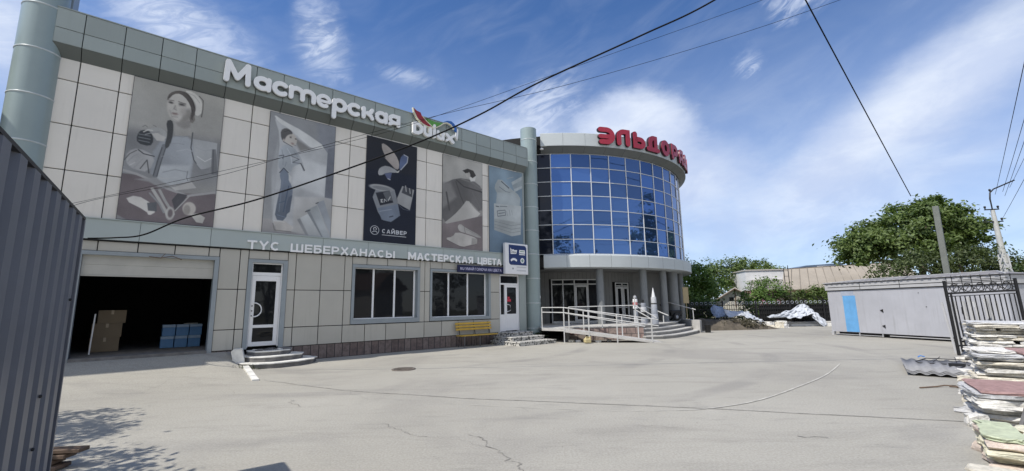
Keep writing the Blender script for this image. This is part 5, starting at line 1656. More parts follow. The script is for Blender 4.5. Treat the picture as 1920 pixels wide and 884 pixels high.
for (sx, zz) in ((0.83, 1.02), (0.82, 0.66), (0.22, 1.72)):
    b = MB(); b.lathe([(0.012, 0), (0.012, 0.012), (0.006, 0.016)], 0, 0, 8)
    b.v = [(sx + p[0], 0.047 + p[2], zz + p[1]) for p in b.v]
    b.build('screw', m_black, gt)

# plank pallet behind the gate edge
pl = thing('plank_stack', 'weathered brown planks stacked on the ground beside the corrugated gate', 'planks', (-4.80, 4.92, 0), R(6))
m_plank = mat('weathered_plank', (0.13, 0.085, 0.055), 0.75, var=0.3, scale=5, dirt=0.4)
for k in range(4):
    b = MB(); b.bbox(-1.0 + 0.06 * k, (0.06, 0.0, 0.10, 0.22)[k], -0.13 + 0.02 * k, 0.07, 0.01 + 0.05 * k, 0.05 + 0.05 * k, 0.006)
    b.build('plank', m_plank, pl)

# tree outside the frame whose shadow falls on the yard
m_leafA = leaf_mat('broad_leaf', (0.046, 0.084, 0.02), (0.150, 0.205, 0.056))
m_leafB = leaf_mat('dark_leaf', (0.022, 0.042, 0.012), (0.065, 0.105, 0.03))
m_leafC = leaf_mat('bright_leaf', (0.045, 0.09, 0.014), (0.14, 0.23, 0.05))
m_bark = mat('bark', (0.11, 0.085, 0.065), 0.9, var=0.3, scale=5, bump=0.5)


def tree(name, label, base, blobs, n, leaf, lm, seed, trunk_r=0.2, cat='tree', group=None, clump=0.55, part='crown', stems=1, per=30):
    rnd = random.Random(seed)
    root = thing(name, label, cat, base, 0, group)
    B = Vector(base)
    vol = [max(0.05, (r[3] * r[4] + r[4] * r[5] + r[3] * r[5])) for r in blobs]
    tv = sum(vol)
    mb = MB()
    vs, fs = [], []
    for bl, v in zip(blobs, vol):
        c = Vector(bl[:3]) - B
        rr = Vector(bl[3:6])
        for _ in range(max(3, int(n * 1.45 * v / tv / per))):
            d = Vector((rnd.gauss(0, 1), rnd.gauss(0, 1), rnd.gauss(0, 1))).normalized()
            if d.z < -0.3 and rnd.random() < 0.5:
                d.z = -d.z
            k = rnd.uniform(0.5, 1.06) ** 0.7 + (rnd.random() < 0.22) * rnd.uniform(0.05, 0.34)
            cc_ = c + Vector((d.x * rr.x, d.y * rr.y, d.z * rr.z)) * k
            cs = clump * rnd.uniform(0.6, 1.3)
            for _ in range(per):
                p = cc_ + Vector((rnd.gauss(0, .55), rnd.gauss(0, .55), rnd.gauss(0, .38))) * cs
                nn = (d * 0.7 + Vector((rnd.gauss(0, .6), rnd.gauss(0, .6), rnd.gauss(0, .6) + 0.5))).normalized()
                a = nn.cross(Vector((rnd.gauss(0, 1), rnd.gauss(0, 1), rnd.gauss(0, 1)))).normalized()
                bb = nn.cross(a)
                s = leaf * 0.8 * rnd.uniform(0.55, 1.25)
                o = len(vs)
                vs += [p - a * s * .5, p + bb * s * .3 + nn * s * .08, p + a * s * .55, p - bb * s * .3 + nn * s * .08]
                fs.append((o, o + 1, o + 2, o + 3))
    mb.add(vs, fs)
    mb.build(part, lm, root)
    tb = MB()
    zmin = min(bl[2] - bl[5] for bl in blobs) - B.z
    fork = Vector((0, 0, max(0.3, zmin + 0.5)))
    for sidx in range(stems):
        off = Vector((rnd.uniform(-.15, .15), rnd.uniform(-.15, .15), 0)) * (stems > 1)
        tb.tube([off + Vector((0, 0, -0.1)), off + fork * 0.5 + Vector((rnd.uniform(-.1, .1), 0, 0)), off + fork], trunk_r, 10, r1=trunk_r * 0.75)
    for bl in blobs:
        c = Vector(bl[:3]) - B
        mid = (fork + c) / 2 + Vector((rnd.uniform(-.3, .3), rnd.uniform(-.3, .3), -0.2)) * min(1.0, bl[3])
        tb.tube([fork - Vector((0, 0, .1)), mid, c, c + Vector((rnd.uniform(-.5, .5) * bl[3], 0, bl[5] * 0.5))], trunk_r * 0.55, 7, r1=trunk_r * 0.15)
    tb.build('trunk', m_bark, root)
    return root


tree('shade_tree', 'leafy young tree behind the corrugated gate, seen only by its shadow on the yard', (-8.4, 3.6, 0),
     [(-9.5, 4.9, 4.2, 1.0, 0.9, 0.7), (-9.0, 4.2, 4.6, .7, .7, .6), (-6.1, 3.1, 3.0, .9, .6, .45), (-7.2, 3.3, 3.6, .8, .6, .5)], 3600, 0.16, m_leafA, 11, 0.09, clump=0.30)

# ================================================================== pale site container
ca, cb = Vector((15.44, 21.7, 0)), Vector((17.1, 15.3, 0))
cdv = (cb - ca).normalized(); clen = (cb - ca).length
ct = thing('site_cabin', 'long pale grey metal site cabin with a blue door stripe and a low dark roof', 'cabin', ca, math.atan2(cdv.y, cdv.x))
m_cab = mat('pale_cabin_paint', (0.43, 0.435, 0.465), 0.5, var=0.06, scale=1.0, streak=0.4, dirt=0.08, bump=0.08, bscale=2)
m_cabt = mat('cabin_trim', (0.45, 0.45, 0.455), 0.5, var=0.05)
b = MB(); b.box(0, clen, 0, 2.4, 0.17, 2.08)
for i in range(1, 8):
    b.box(clen * i / 8 - .006, clen * i / 8 + .006, -0.006, 0.0005, 0.18, 2.07)
b.build('body', m_cab, ct)
b = MB(); b.box(0.15, clen - 0.1, 0.25, 2.2, 0.0, 0.165); b.build('chassis', m_black, ct)
b = MB(); b.box(2.6, clen - 0.25, -0.02, 0.025, 0.075, 0.105); b.box(-.02, 0.1, -0.03, 0.1, 0.0, 0.17); b.box(1.3, 1.33, -.02, .02, 0.02, .16); b.box(2.3, 2.33, -.02, .02, 0.02, .16); b.box(0.2, 2.3, -.015, .0, 0.05, .075); b.build('base_rail', m_cabt, ct)
b = MB(); b.box(-0.03, clen + 0.03, -0.03, 2.43, 2.085, 2.11); b.build('eave_gap', m_black, ct)
b = MB(); b.box(-0.05, clen + 0.05, -0.06, 2.46, 2.115, 2.42); b.build('fascia', m_cabt, ct)
b = MB(); b.box(0.1, clen, -0.064, -0.061, 2.235, 2.262)
for i in range(1, 4): b.box(clen * i / 4 - .01, clen * i / 4 + .01, -0.066, -0.061, 2.12, 2.41)
b.box(-0.08, clen + 0.08, -0.09, 2.49, 2.421, 2.445)
b.build('groove', m_joint, ct)
m_croof = mat('dark_cabin_roof', (0.22, 0.21, 0.21), 0.7, var=0.2, scale=4, dirt=0.3)
b = MB()
x0, x1 = -0.1, clen + 0.1
b.add([(x0, -0.11, 2.447), (x1, -0.11, 2.447), (x1, 2.5, 2.447), (x0, 2.5, 2.447), (x0 + 0.9, 1.2, 2.60), (x1 - 0.9, 1.2, 2.60)], [(0, 1, 5, 4), (1, 2, 5), (2, 3, 4, 5), (3, 0, 4), (0, 3, 2, 1)])
b.build('roof', m_croof, ct)
b = MB()
for i in range(1, 5):
    xx = x0 + (x1 - x0) * i / 5
    b.bar((xx, -0.10, 2.46), (min(max(xx, x0 + .9), x1 - .9), 1.2, 2.615), 0.06, 0.03)
b.bar((x0, -.11, 2.46), (x0 + .9, 1.2, 2.615), .05, .03); b.bar((x1, -.11, 2.46), (x1 - .9, 1.2, 2.615), .05, .03); b.bar((x0 + .9, 1.2, 2.62), (x1 - .9, 1.2, 2.62), .06, .03)
for i in range(26):
    b.bar((x0 + .15 + i * .255, -.115, 2.458), (x0 + .15 + i * .255 + .1, -.115, 2.458), .03, .02)
b.build('roof_rib', m_cabt, ct)
b = MB(); b.box(0.74, 1.33, -0.012, -0.001, 0.19, 1.84); b.build('door', mat('blue_door', (0.14, 0.37, 0.66), 0.5, var=0.08, streak=0.3), ct)
b = MB(); b.box(0.66, 1.27, -0.0065, -0.001, 1.842, 2.06); b.build('door_head', mat('faded_blue_patch', (0.38, 0.42, 0.50), 0.5), ct)
for zz in (0.45, 1.12):
    b = MB(); b.xf = Matrix.Translation((2.35, 0, zz)); b.prism([(0, .06), (.12, .1), (.13, -.04)], 'y', -0.03, -0.002); b.build('bracket', m_black, ct)
b = MB(); b.box(5.25, 5.29, -0.02, -0.002, 1.05, 1.3); b.box(4.1, 4.14, -0.01, -0.002, 1.3, 1.33); b.box(3.9, 3.93, -0.01, -.002, 1.86, 1.89); split_loose(b.build('latch', m_black, ct))

# ================================================================== wrought-iron gate and stone stacks at the right
ig = thing('iron_gate', 'black wrought-iron gate with scrollwork and spear points in front of the cabin', 'gate', (12.80, 13.0, 0), R(-4))
ig.rotation_euler = (0, R(-1.8), R(-4))
GW = 1.95
b = MB(); b.bbox(-0.03, 0.03, -0.03, 0.03, 0, 2.14, .005); b.bbox(0.10, 0.14, -.02, .02, 0.1, 1.78, .004); b.bbox(GW - .03, GW + .03, -.03, .03, 0, 2.12, .005); split_loose(b.build('post', m_black, ig))
b = MB()
for z, h in ((1.74, .055), (1.67, .02), (2.04, .022), (0.25, .04)):
    b.box(0.031, GW - 0.031, -.018, .018, z, z + h)
b.box(0.4, 1.75, -.015, .015, 2.13, 2.15)
split_loose(b.build('rail', m_black, ig))
b = MB()
for i in range(13):
    x = 0.22 + i * 0.135
    b.box(x - .010, x + .010, -.010, .010, 0.29, 1.67)
    if i % 2 == 0:
        b.lathe([(0.009, 1.80), (0.009, 2.19), (0.022, 2.21), (0.0, 2.30)], x, 0, 6, caps=False)
split_loose(b.build('bar', m_black, ig))
b = MB()
for i in range(5):
    cx_ = 0.25 + i * 0.36
    b.tube([(p[0], 0.0, p[1]) for p in ring(cx_, 1.92, 0.115, 18)] + [(cx_ + .115, 0, 1.92)], 0.011, 6)
    b.tube([(p[0], 0.0, p[1]) for p in arc(cx_, 1.86, 0.17, 0.14, 180, 0, 12)], 0.010, 6)
    b.tube([(p[0], 0.0, p[1]) for p in arc(cx_ + .18, 1.80, 0.06, 0.08, 180, 0, 8)], 0.010, 6)
    b.tube([(cx_ - .1, 0, 1.80), (cx_ + .02, 0, 1.92), (cx_ + .1, 0, 2.03)], 0.009, 6)
b.build('scrollwork', m_black, ig)
sh = thing('sheet_offcut', 'pale grey metal strips leaning upright behind the iron gate', 'metal strips', (13.15, 13.45, 0), R(-4))
rs = random.Random(4)
for i in range(9):
    x = i * 0.19 + rs.uniform(-.02, .02)
    b = MB(); b.xf = Matrix.Translation((x, rs.uniform(0, .1), 0)) @ Matrix.Rotation(R(rs.uniform(-4, 1)), 4, 'Y') @ Matrix.Rotation(R(-5), 4, 'X')
    w_ = rs.uniform(.06, .13)
    b.prism([(0, 0), (w_ * .3, -.03), (w_ * .7, -.03), (w_, 0), (w_, .004), (w_ * .7, -.026), (w_ * .3, -.026), (0, .004)], 'z', 0, rs.uniform(1.5, 1.68))
    b.build('strip', m_cabt, sh)
b = MB(); b.prism([(0, 0), (.14, -.03), (.17, -.2), (.03, -.16)], 'y', 0, 0.004); tag(b.build('white_rag', m_white, loc=(13.42, 12.97, 1.52), rotz=R(10)), 'scrap of white sheet caught on the iron gate', 'rag')

m_st = {
    'white': mat('white_stone', (0.78, 0.76, 0.71), 0.95, var=0.16, scale=14, bump=1.0, bscale=70, spec=0.2, dirt=0.22),
    'cream': mat('cream_stone', (0.74, 0.69, 0.58), 0.95, var=0.16, scale=14, bump=1.0, bscale=70, spec=0.2, dirt=0.22),
    'grey': mat('grey_stone', (0.60, 0.60, 0.60), 0.95, var=0.16, scale=14, bump=1.0, bscale=70, spec=0.2, dirt=0.22),
    'pink': mat('pink_sandstone', (0.40, 0.26, 0.245), 0.95, var=0.16, scale=14, bump=1.0, bscale=70, spec=0.2, dirt=0.22),
    'peach': mat('peach_stone', (0.72, 0.61, 0.52), 0.95, var=0.16, scale=14, bump=1.0, bscale=70, spec=0.2, dirt=0.22),
    'yellow': mat('pale_yellow_stone', (0.80, 0.76, 0.58), 0.95, var=0.16, scale=14, bump=1.0, bscale=70, spec=0.2, dirt=0.22),
    'green': mat('pale_green_stone', (0.58, 0.63, 0.45), 0.95, var=0.16, scale=14, bump=1.0, bscale=70, spec=0.2, dirt=0.22),
    'mint': mat('mint_stone', (0.56, 0.66, 0.62), 0.95, var=0.16, scale=14, bump=1.0, bscale=70, spec=0.2, dirt=0.22),
}


def slab(name, label, x, y, z, w, d, h, rot, m, seed, rough=0.035, group=None, dip=0.0):
    rnd = random.Random(seed)
    pts = []
    for (a, c, nseg) in (((-w / 2, -d / 2), (w / 2, -d / 2), max(4, int(w / .16))), ((w / 2, -d / 2), (w / 2, d / 2), 4), ((w / 2, d / 2), (-w / 2, d / 2), 4), ((-w / 2, d / 2), (-w / 2, -d / 2), 5)):
        for i in range(nseg):
            t = i / nseg
            pts.append((a[0] + (c[0] - a[0]) * t + rnd.uniform(-rough, rough), a[1] + (c[1] - a[1]) * t + rnd.uniform(-rough, rough)))
    b = MB()
    n = len(pts)
    lv = []
    for q, (zz, sc) in enumerate(((0, 0.985), (h * .3, 1.0), (h * .75, 1.0), (h, 0.98))):
        lv += [(p[0] * sc + rnd.uniform(-rough, rough) * .45, p[1] * sc + rnd.uniform(-rough, rough) * .45, zz + (rnd.uniform(-.006, .006) if q in (1, 2) else 0)) for p in pts]
    b.add(lv, [list(range(n))[::-1], list(range(3 * n, 4 * n))] + [(q * n + i, q * n + (i + 1) % n, (q + 1) * n + (i + 1) % n, (q + 1) * n + i) for q in range(3) for i in range(n)])
    o = b.build(name, m, loc=(x, y, z))
    o.rotation_euler = (R(dip), R(rnd.uniform(-.8, .8)), rot)
    return tag(o, label, 'stone', group)


ORD = ['lowest', 'second', 'third', 'fourth', 'fifth', 'sixth', 'seventh', 'eighth', 'ninth', 'tenth', 'eleventh', 'twelfth', 'thirteenth', 'fourteenth', 'fifteenth', 'sixteenth']
COLN = {'white': 'white', 'cream': 'cream', 'grey': 'grey', 'pink': 'pink sandstone', 'peach': 'peach', 'yellow': 'pale yellow', 'green': 'pale green', 'mint': 'mint green'}


def stone_stack(where, corner, W_, D_2, courses, rot, seed, group):
    """courses: list of (height, [(colour, share, overhang)])"""
    rnd = random.Random(seed)
    z = 0.0
    cx = corner[0] + math.cos(rot) * W_ / 2 - math.sin(rot) * D_2 / 2
    cy = corner[1] + math.sin(rot) * W_ / 2 + math.cos(rot) * D_2 / 2
    for k, (h, row) in enumerate(courses):
        tot = sum(r[1] for r in row)
        u = -W_ / 2 + rnd.uniform(-.05, .05)
        for i, (cn, sh_, ov) in enumerate(row):
            w = W_ * sh_ / tot
            lx, ly = u + w / 2, -ov / 2 + rnd.uniform(-.06, .06)
            wx, wy = cx + lx * math.cos(rot) - ly * math.sin(rot), cy + lx * math.sin(rot) + ly * math.cos(rot)
            pos = '' if len(row) == 1 else (', left end' if i == 0 else ', right end' if i == len(row) - 1 else ', middle' if len(row) == 3 else ', %s from left' % ('second' if i == 1 else 'third'))
            slab('flat_stone', '%s flat stone, %s course up%s, %s' % (COLN[cn], ORD[k], pos, where), wx, wy, z, w - 0.03, D_2 + ov, h - rnd.uniform(.006, .016), rot + R(rnd.uniform(-4, 4)), m_st[cn], seed * 100 + k * 10 + i, 0.042 if cn != 'pink' else 0.02, group)
            u += w
        z += h


g1 = 'stone slabs stacked along the right side'


def rough_courses(n, hs, pal, caps, seed):
    """n random courses of broken slabs; caps are fixed top courses"""
    rnd = random.Random(seed)
    out = []
    for _ in range(n):
        m_ = rnd.choice((2, 3, 3, 4))
        out.append((rnd.uniform(*hs), [(rnd.choice(pal), rnd.uniform(.5, 1.5), rnd.uniform(-.06, .09)) for _ in range(m_)]))
    return out + caps


stone_stack('tall white stack by the gate', (10.66, 10.45), 2.1, 1.3, rough_courses(14, (.06, .085), ['white', 'white', 'cream', 'white', 'grey', 'peach'], [(.06, [('grey', 1, 0), ('white', 1.1, .03)])], 5), R(-40), 21, g1)
stone_stack('stack topped by one pink plank', (8.52, 8.35), 2.8, 1.0, rough_courses(9, (.055, .08), ['white', 'white', 'white', 'grey', 'cream'], [(.06, [('white', .45, -.1), ('pink', 1.9, .06)])], 6), R(-38), 22, g1)
stone_stack('near stack capped in pink', (6.02, 5.98), 2.6, 1.1, rough_courses(6, (.055, .08), ['white', 'white', 'grey', 'white', 'cream'], [(.05, [('pink', 2, .07)])], 8), R(-38), 23, g1)
stone_stack('front stack with a green stone', (4.45, 4.46), 2.0, .9, rough_courses(4, (.05, .07), ['mint', 'cream', 'peach', 'yellow', 'white', 'cream'], [(.05, [('green', .35, -.1), ('yellow', .9, -.05), ('cream', .5, .0), ('pink', .6, .0)])], 9), R(-40), 24, g1)
stone_stack('low row at the bottom corner', (3.66, 3.72), 1.8, .6, rough_courses(3, (.05, .07), ['peach', 'cream', 'mint', 'cream'], [], 10), R(-40), 25, g1)
rb = random.Random(77)
for i in range(10):
    y = 5.9 + i * 0.62; x = 1.0 * y + rb.uniform(-.08, .02)
    if y > 11.9: continue
    slab('stone_chunk', '%s broken stone chunk lying at the foot of the stacks, %s from the front' % (('white', 'grey', 'cream')[i % 3], ('first', 'second', 'third', 'fourth', 'fifth', 'sixth', 'seventh', 'eighth', 'ninth', 'tenth')[i]), x - 0.02, y, 0.0, rb.uniform(.15, .3), rb.uniform(.12, .25), rb.uniform(.06, .16), rb.uniform(0, 3), m_st[('white', 'grey', 'cream')[i % 3]], 700 + i, .03, 'broken stone chunks beside the stacks')
b = MB(); b.bbox(-.035, .035, -.02, .02, 0, .62, .004)
o = tag(b.build('grey_batten', m_conc_dark, loc=(6.05, 5.55, 0.02)), 'grey wooden batten leaning against the near white stones', 'batten'); o.rotation_euler = (R(-8), R(32), R(-5))

# corrugated slate sheets with a wire cage on them
m_slate = mat('grey_slate_sheet', (0.26, 0.26, 0.265), 0.7, var=0.1, scale=6, dirt=0.2)
sl0, sl1 = Vector((8.46, 9.80, 0.03)), Vector((9.4, 8.98, 0.03))
sx_ = (sl1 - sl0).normalized()
for k in range(3):
    so_ = thing('slate_sheet', ['lowest', 'middle', 'topmost'][k] + ' wavy grey roofing sheet of the three lying in front of the stone stacks', 'roofing sheet', sl0 + Vector((0.02 * k, 0.03 * k, 0.022 * k)), math.atan2(sx_.y, sx_.x) + 0.02 * k, 'wavy roofing sheets on the ground')
    so_.rotation_euler = (R(1.3), 0, math.atan2(sx_.y, sx_.x) + 0.02 * k)
    b = MB(); m_ = 48
    px_ = [(1.25 * i / m_, 0.021 * math.cos(2 * math.pi * 6 * i / m_)) for i in range(m_ + 1)]
    L_ = 1.95
    vs = [(p[0], 0, p[1] + .03) for p in px_] + [(p[0], L_, p[1] + .03) for p in px_] + [(p[0], 0, p[1] + .016) for p in px_] + [(p[0], L_, p[1] + .016) for p in px_]
    q = m_ + 1
    b.add(vs, [(i, i + 1, q + i + 1, q + i) for i in range(m_)] + [(2 * q + i, 3 * q + i, 3 * q + i + 1, 2 * q + i + 1) for i in range(m_)] + [(i, 2 * q + i, 2 * q + i + 1, i + 1) for i in range(m_)] + [(q + i, q + i + 1, 3 * q + i + 1, 3 * q + i) for i in range(m_)], smooth=True)
    b.build('sheet', m_slate, so_)
wc = thing('wire_frame', 'bent dark wire frame lying on the wavy roofing sheets', 'wire frame', (9.75, 10.7, 0.13), math.atan2(sx_.y, sx_.x))
b = MB()
b.tube([(-.25, -.1, 0), (.0, .35, .07), (.85, .35, .07), (1.1, -.1, 0), (-.25, -.1, 0)], .01, 6)
b.tube([(-.1, .1, .05), (.95, .1, .05)], .006, 6); b.tube([(.1, .0, .02), (.25, .35, .12)], .006, 6); b.tube([(.5, -.08, .0), (.5, .35, .12)], .006, 6)
b.build('wire', m_black, wc)
b = MB(); b.prism([(0, 0), (.25, -.05), (.3, .06), (.12, .1), (.02, .07)], 'z', 0, .06); tag(b.build('dark_offcut', m_black, loc=(9.62, 10.05, 0.14), rotz=R(-30)), 'dark rubber offcut at the edge of the roofing sheets', 'scrap')
b = MB(); b.tube([(0, 0, .02), (.08, .02, .05), (.17, .0, .02)], .014, 6); tag(b.build('blue_strap', mat('blue_strap', (.05, .25, .7), .5), loc=(10.45, 11.7, 0.12)), 'short bright blue strap beside the wire frame', 'strap')
b = MB(); b.tube([(-.55, 0, .015), (-.2, .05, .02), (.0, .1, .03), (.12, .04, .03), (.0, .0, .03), (.1, -.05, .02), (.2, .1, .02)], .012, 6); tag(b.build('bent_twig', m_plank, loc=(7.95, 8.35, 0.0)), 'bent brown twig on the concrete near the pink planks', 'twig')

# ================================================================== things around the entrance
def pot_tower(name, label, x, y, z, secs, mats_):
    o = thing(name, label, 'stacked pots', (x, y, z))
    zz = 0
    for k, (r0, r1, h, mi) in enumerate(secs):
        b = MB(); b.lathe([(r0, zz), (r0 * 1.04, zz + .02), (r1, zz + h - .02), (r1 * .97, zz + h)], 0, 0, 18); b.build('pot' if h < .45 else 'cone', mats_[mi], o)
        zz += h + .004
    return o


m_tin = mat('pale_tin', (0.50, 0.51, 0.53), 0.45, var=0.08)
m_tin2 = mat('grey_tin', (0.30, 0.32, 0.36), 0.45, var=0.08)
m_tin3 = mat('mid_tin', (0.38, 0.40, 0.44), 0.45, var=0.08)
m_pinkp = mat('faded_red_label', (0.50, 0.20, 0.20), 0.6)
pot_tower('pot_tower', 'tower of stacked pale pots topped by a white cone, beside the entrance steps', 7.05, 22.2, 0.62, [(.17, .165, .26, 1), (.165, .16, .24, 4), (.155, .15, .24, 1), (.145, .14, .22, 4), (.12, .12, .05, 3), (.13, .13, .3, 0), (.09, .015, .46, 2)], [m_tin, m_tin2, m_white, m_black, m_tin3])
pot_tower('banded_post', 'slim post of stacked tins banded white, black and pink behind the ramp railing', 5.95, 21.6, 0.62, [(.10, .10, .42, 0), (.10, .10, .3, 1), (.105, .105, .05, 3), (.115, .115, .16, 2), (.115, .115, .14, 4), (.115, .11, .16, 2), (.10, .10, .05, 3), (.08, .05, .1, 0)], [m_tin, m_tin2, m_white, m_black, m_pinkp])
pot_tower('tin_pile', 'short pile of tins behind the round column at the entrance', 6.75, 23.0, 0.62, [(.16, .16, .3, 1), (.15, .15, .28, 3), (.15, .15, .26, 0), (.13, .13, .2, 1), (.06, .05, .16, 3)], [m_tin, m_tin2, m_white, m_black])
mc = thing('garden_cart', 'dark wheeled cart parked at the right end of the entrance landing', 'cart', (9.35, 26.0, 0.62), R(20))
for sgn in (-1, 1):
    b = MB(); b.lathe([(.12, -.05), (.21, -.05), (.23, 0), (.21, .05), (.12, .05), (.12, -.05)], 0, 0, 20, caps=False); b.v = [(p[0], p[2] + sgn * .3, p[1] + .23) for p in b.v]; w_ = b.build('wheel', m_black, mc)
    b = MB(); b.lathe([(.02, -.03), (.12, -.02), (.12, .02), (.02, .03)], 0, 0, 14); b.v = [(p[0], p[2] + sgn * .3, p[1] + .23) for p in b.v]; b.build('rim', m_tin2, w_)
b = MB(); b.bbox(-.3, .45, -.24, .24, .3, .62, .04); b.build('tub', m_black, mc)
b = MB(); b.tube([(-.3, -.2, .5), (-.75, -.2, .95)], .018, 6); b.tube([(-.3, .2, .5), (-.75, .2, .95)], .018, 6); b.tube([(-.75, -.2, .95), (-.75, .2, .95)], .02, 6); b.build('handle', m_black, mc)
b = MB(); b.bbox(-.17, .17, -.02, .02, 1.0, 1.98, .01); b.box(-.02, .02, -.018, .018, -.02, 1.0); tag(b.build('tan_board', mat('tan_board', (.42, .34, .20), .7, var=.08), loc=(10.55, 27.0, 0.62)), 'tan board on a post at the right end of the entrance', 'board')
b = MB(); b.lathe([(.14, 0), (.18, .42), (.19, .43), (.17, .42), (.13, .03)], 0, 0, 18); tag(b.build('black_bucket', m_black, loc=(10.75, 24.75, 0)), 'black bucket on the ground beside the entrance steps', 'bucket')
cn = thing('yellow_canister', 'small dirty yellow canister lying under the access ramp', 'canister', (3.12, 18.95, 0), R(15))
m_can = mat('dirty_yellow', (.50, .42, .22), .6, var=.15, scale=8)
b = MB(); b.bbox(-.16, .14, -.1, .1, .03, .22, .04); b.build('body', m_can, cn)
b = MB(); b.tube([(-.1, 0, .21), (-.08, 0, .27), (.06, 0, .27), (.08, 0, .21)], .02, 6); b.build('handle', m_can, cn)
b = MB(); b.lathe([(.03, .2), (.03, .3)], .12, 0, 10); b.build('cap', m_can, cn)
for i, (x, y) in enumerate(((2.55, 19.9), (2.85, 19.7), (3.65, 19.5), (4.2, 19.8))):
    slab('rubble_stone', ['pale', 'grey', 'small white', 'dark'][i] + ' piece of rubble in the shade under the access ramp', x, y, 0, .22 - .02 * i, .16, .1, i, m_st[['cream', 'grey', 'white', 'grey'][i]], 950 + i, .03, 'rubble under the ramp')
tree('low_shrub', 'small dark weedy shrub at the foot of the corner column', (1.35, 21.0, 0), [(1.35, 21.0, .3, .25, .2, .3)], 260, .09, m_leafB, 31, .01, cat='shrub', clump=.12, part='foliage')

# ================================================================== background
rfn = thing('black_iron_fence', 'black iron yard fence with ring finials in front of the hedge', 'fence', (12.0, 30.2, 0), R(-3))
FL = 11.2
b = MB()
for i in range(6): b.box(i * 2.2 - .04, i * 2.2 + .04, -.04, .04, 0, 1.75)
split_loose(b.build('post', m_black, rfn))
b = MB()
for z in (.25, .55, .85, 1.15, 1.42): b.box(.0, FL, -.02, .02, z, z + .04)
split_loose(b.build('rail', m_black, rfn))
b = MB()
for i in range(75):
    x = .1 + i * .15
    b.box(x - .012, x + .012, -.012, .012, .2, 1.5)
split_loose(b.build('bar', m_black, rfn))
b = MB(); b.box(4.6, FL, .05, .08, .2, 1.40); b.build('dark_screen', mat('dark_screen', (.02, .02, .02), .9), rfn)
b = MB()
for i in range(37): b.tube([(p[0], 0, p[1]) for p in ring(.2 + i * .3, 1.58, .085, 10)] + [(.285 + i * .3, 0, 1.58)], .02, 5)
split_loose(b.build('finial', m_tin2, rfn))
b = MB(); b.bbox(-2.2, 2.2, -.1, .1, -.02, .16, .02); tag(b.build('kerb', m_whitewash, loc=(20.4, 29.3, 0), rotz=R(-8)), 'white kerb at the foot of the black iron fence', 'kerb')
b = MB(); b.bbox(-3.2, 3.2, -.4, .3, -.02, .30, .05); tag(b.build('low_wall', m_concrete, loc=(18.2, 29.9, 0), rotz=R(-4)), 'low concrete upstand under the black iron fence', 'wall')

# crumpled tarpaulins
def cloth(name, label, loc, top, bot, cols, rows, m, seed, amp):
    rnd = random.Random(seed)
    def along(P, t):
        P = [Vector(p) for p in P]; k = t * (len(P) - 1); i = min(int(k), len(P) - 2); return P[i].lerp(P[i + 1], k - i)
    b = MB(); vs = []
    ph = [rnd.uniform(0, 6.28) for _ in range(4)]
    for j in range(rows + 1):
        for i in range(cols + 1):
            t, s_ = i / cols, j / rows
            p = along(top, t).lerp(along(bot, t), s_)
            f = math.sin(t * 11 + ph[0] + s_ * 3) * .6 + math.sin(t * 31 + ph[1] - s_ * 5) * .15 + rnd.uniform(-.05, .05) + math.sin((t * 2.2 + s_ * 1.3) * 17 + ph[2]) * .45 + math.sin((t * 3.1 - s_ * .9) * 11 + ph[3]) * .4
            e = 1 if 0 < i < cols else .3
            vs.append(p + Vector((.25 * f, -abs(f) * 1.0, .5 * f)) * amp * e)
    q = cols + 1
    b.add(vs, [(j * q + i, j * q + i + 1, (j + 1) * q + i + 1, (j + 1) * q + i) for j in range(rows) for i in range(cols)], smooth=True)
    o = b.build(name, m, loc=loc)
    so2 = o.modifiers.new('thickness', 'SOLIDIFY'); so2.thickness = .02
    return tag(o, label, 'tarpaulin')


m_tarp = mat('white_tarp', (.50, .53, .58), .5, var=.12, scale=2.5)
m_btarp = mat('blue_grey_tarp', (.20, .26, .38), .55, var=.2, scale=2)
cloth('tarpaulin', 'crumpled white tarpaulin hung to a peak on the black iron fence', (16.6, 29.0, 0),
      [(0, .2, .70), (.9, .35, .88), (1.9, .7, 1.05), (2.75, .75, 1.5), (2.98, .6, 1.4), (3.3, .3, .8), (3.75, 0, .05)],
      [(0.1, 0, .60), (1.0, 0, .58), (1.7, 0, .60), (2.35, 0, .66), (2.7, 0, .75), (2.95, -.1, .42), (3.4, -.25, .0)], 60, 14, m_tarp, 5, .15)
cloth('tarpaulin', 'blue-grey tarpaulin bundle on the earth mound beside the fence', (12.7, 28.4, 0), [(0, .3, 1.25), (.3, .4, 1.5), (.75, .4, 1.4), (.85, .2, 1.1)], [(0, -.1, .75), (.3, -.2, .7), (.7, -.2, .75), (.9, 0, .8)], 26, 12, m_btarp, 6, .12)
cloth('tarpaulin', 'pale tarpaulin lying flat over the earth mound', (13.5, 28.2, 0), [(0, .4, 1.15), (.8, .5, 1.1), (1.6, .5, 1.0), (2.3, .4, .55)], [(0, -.2, .72), (.7, -.3, .80), (1.5, -.3, .62), (2.3, -.2, .25)], 40, 12, m_tarp, 8, .11)
md = MB(); nx, ny = 34, 14; rm = random.Random(12)
vs = []
for j in range(ny + 1):
    for i in range(nx + 1):
        u_, v_ = i / nx * 2 - 1, j / ny * 2 - 1
        h = max(0, 1 - u_ * u_) ** .7 * max(0, 1 - v_ * v_) ** .7
        vs.append((u_ * 2.9, v_ * 1.5, -.05 + (.62 - .30 * u_) * h * (1 + .25 * math.sin(u_ * 7) * math.cos(v_ * 5)) + rm.uniform(-.05, .05) * h))
md.add(vs, [(j * (nx + 1) + i, j * (nx + 1) + i + 1, (j + 1) * (nx + 1) + i + 1, (j + 1) * (nx + 1) + i) for j in range(ny) for i in range(nx)])
tag(md.build('soil_mound', mat('dry_soil', (.10, .085, .065), .95, var=.3, scale=3, bump=.6, dirt=.3), loc=(13.4, 28.0, 0), rotz=R(6)), kind='structure')
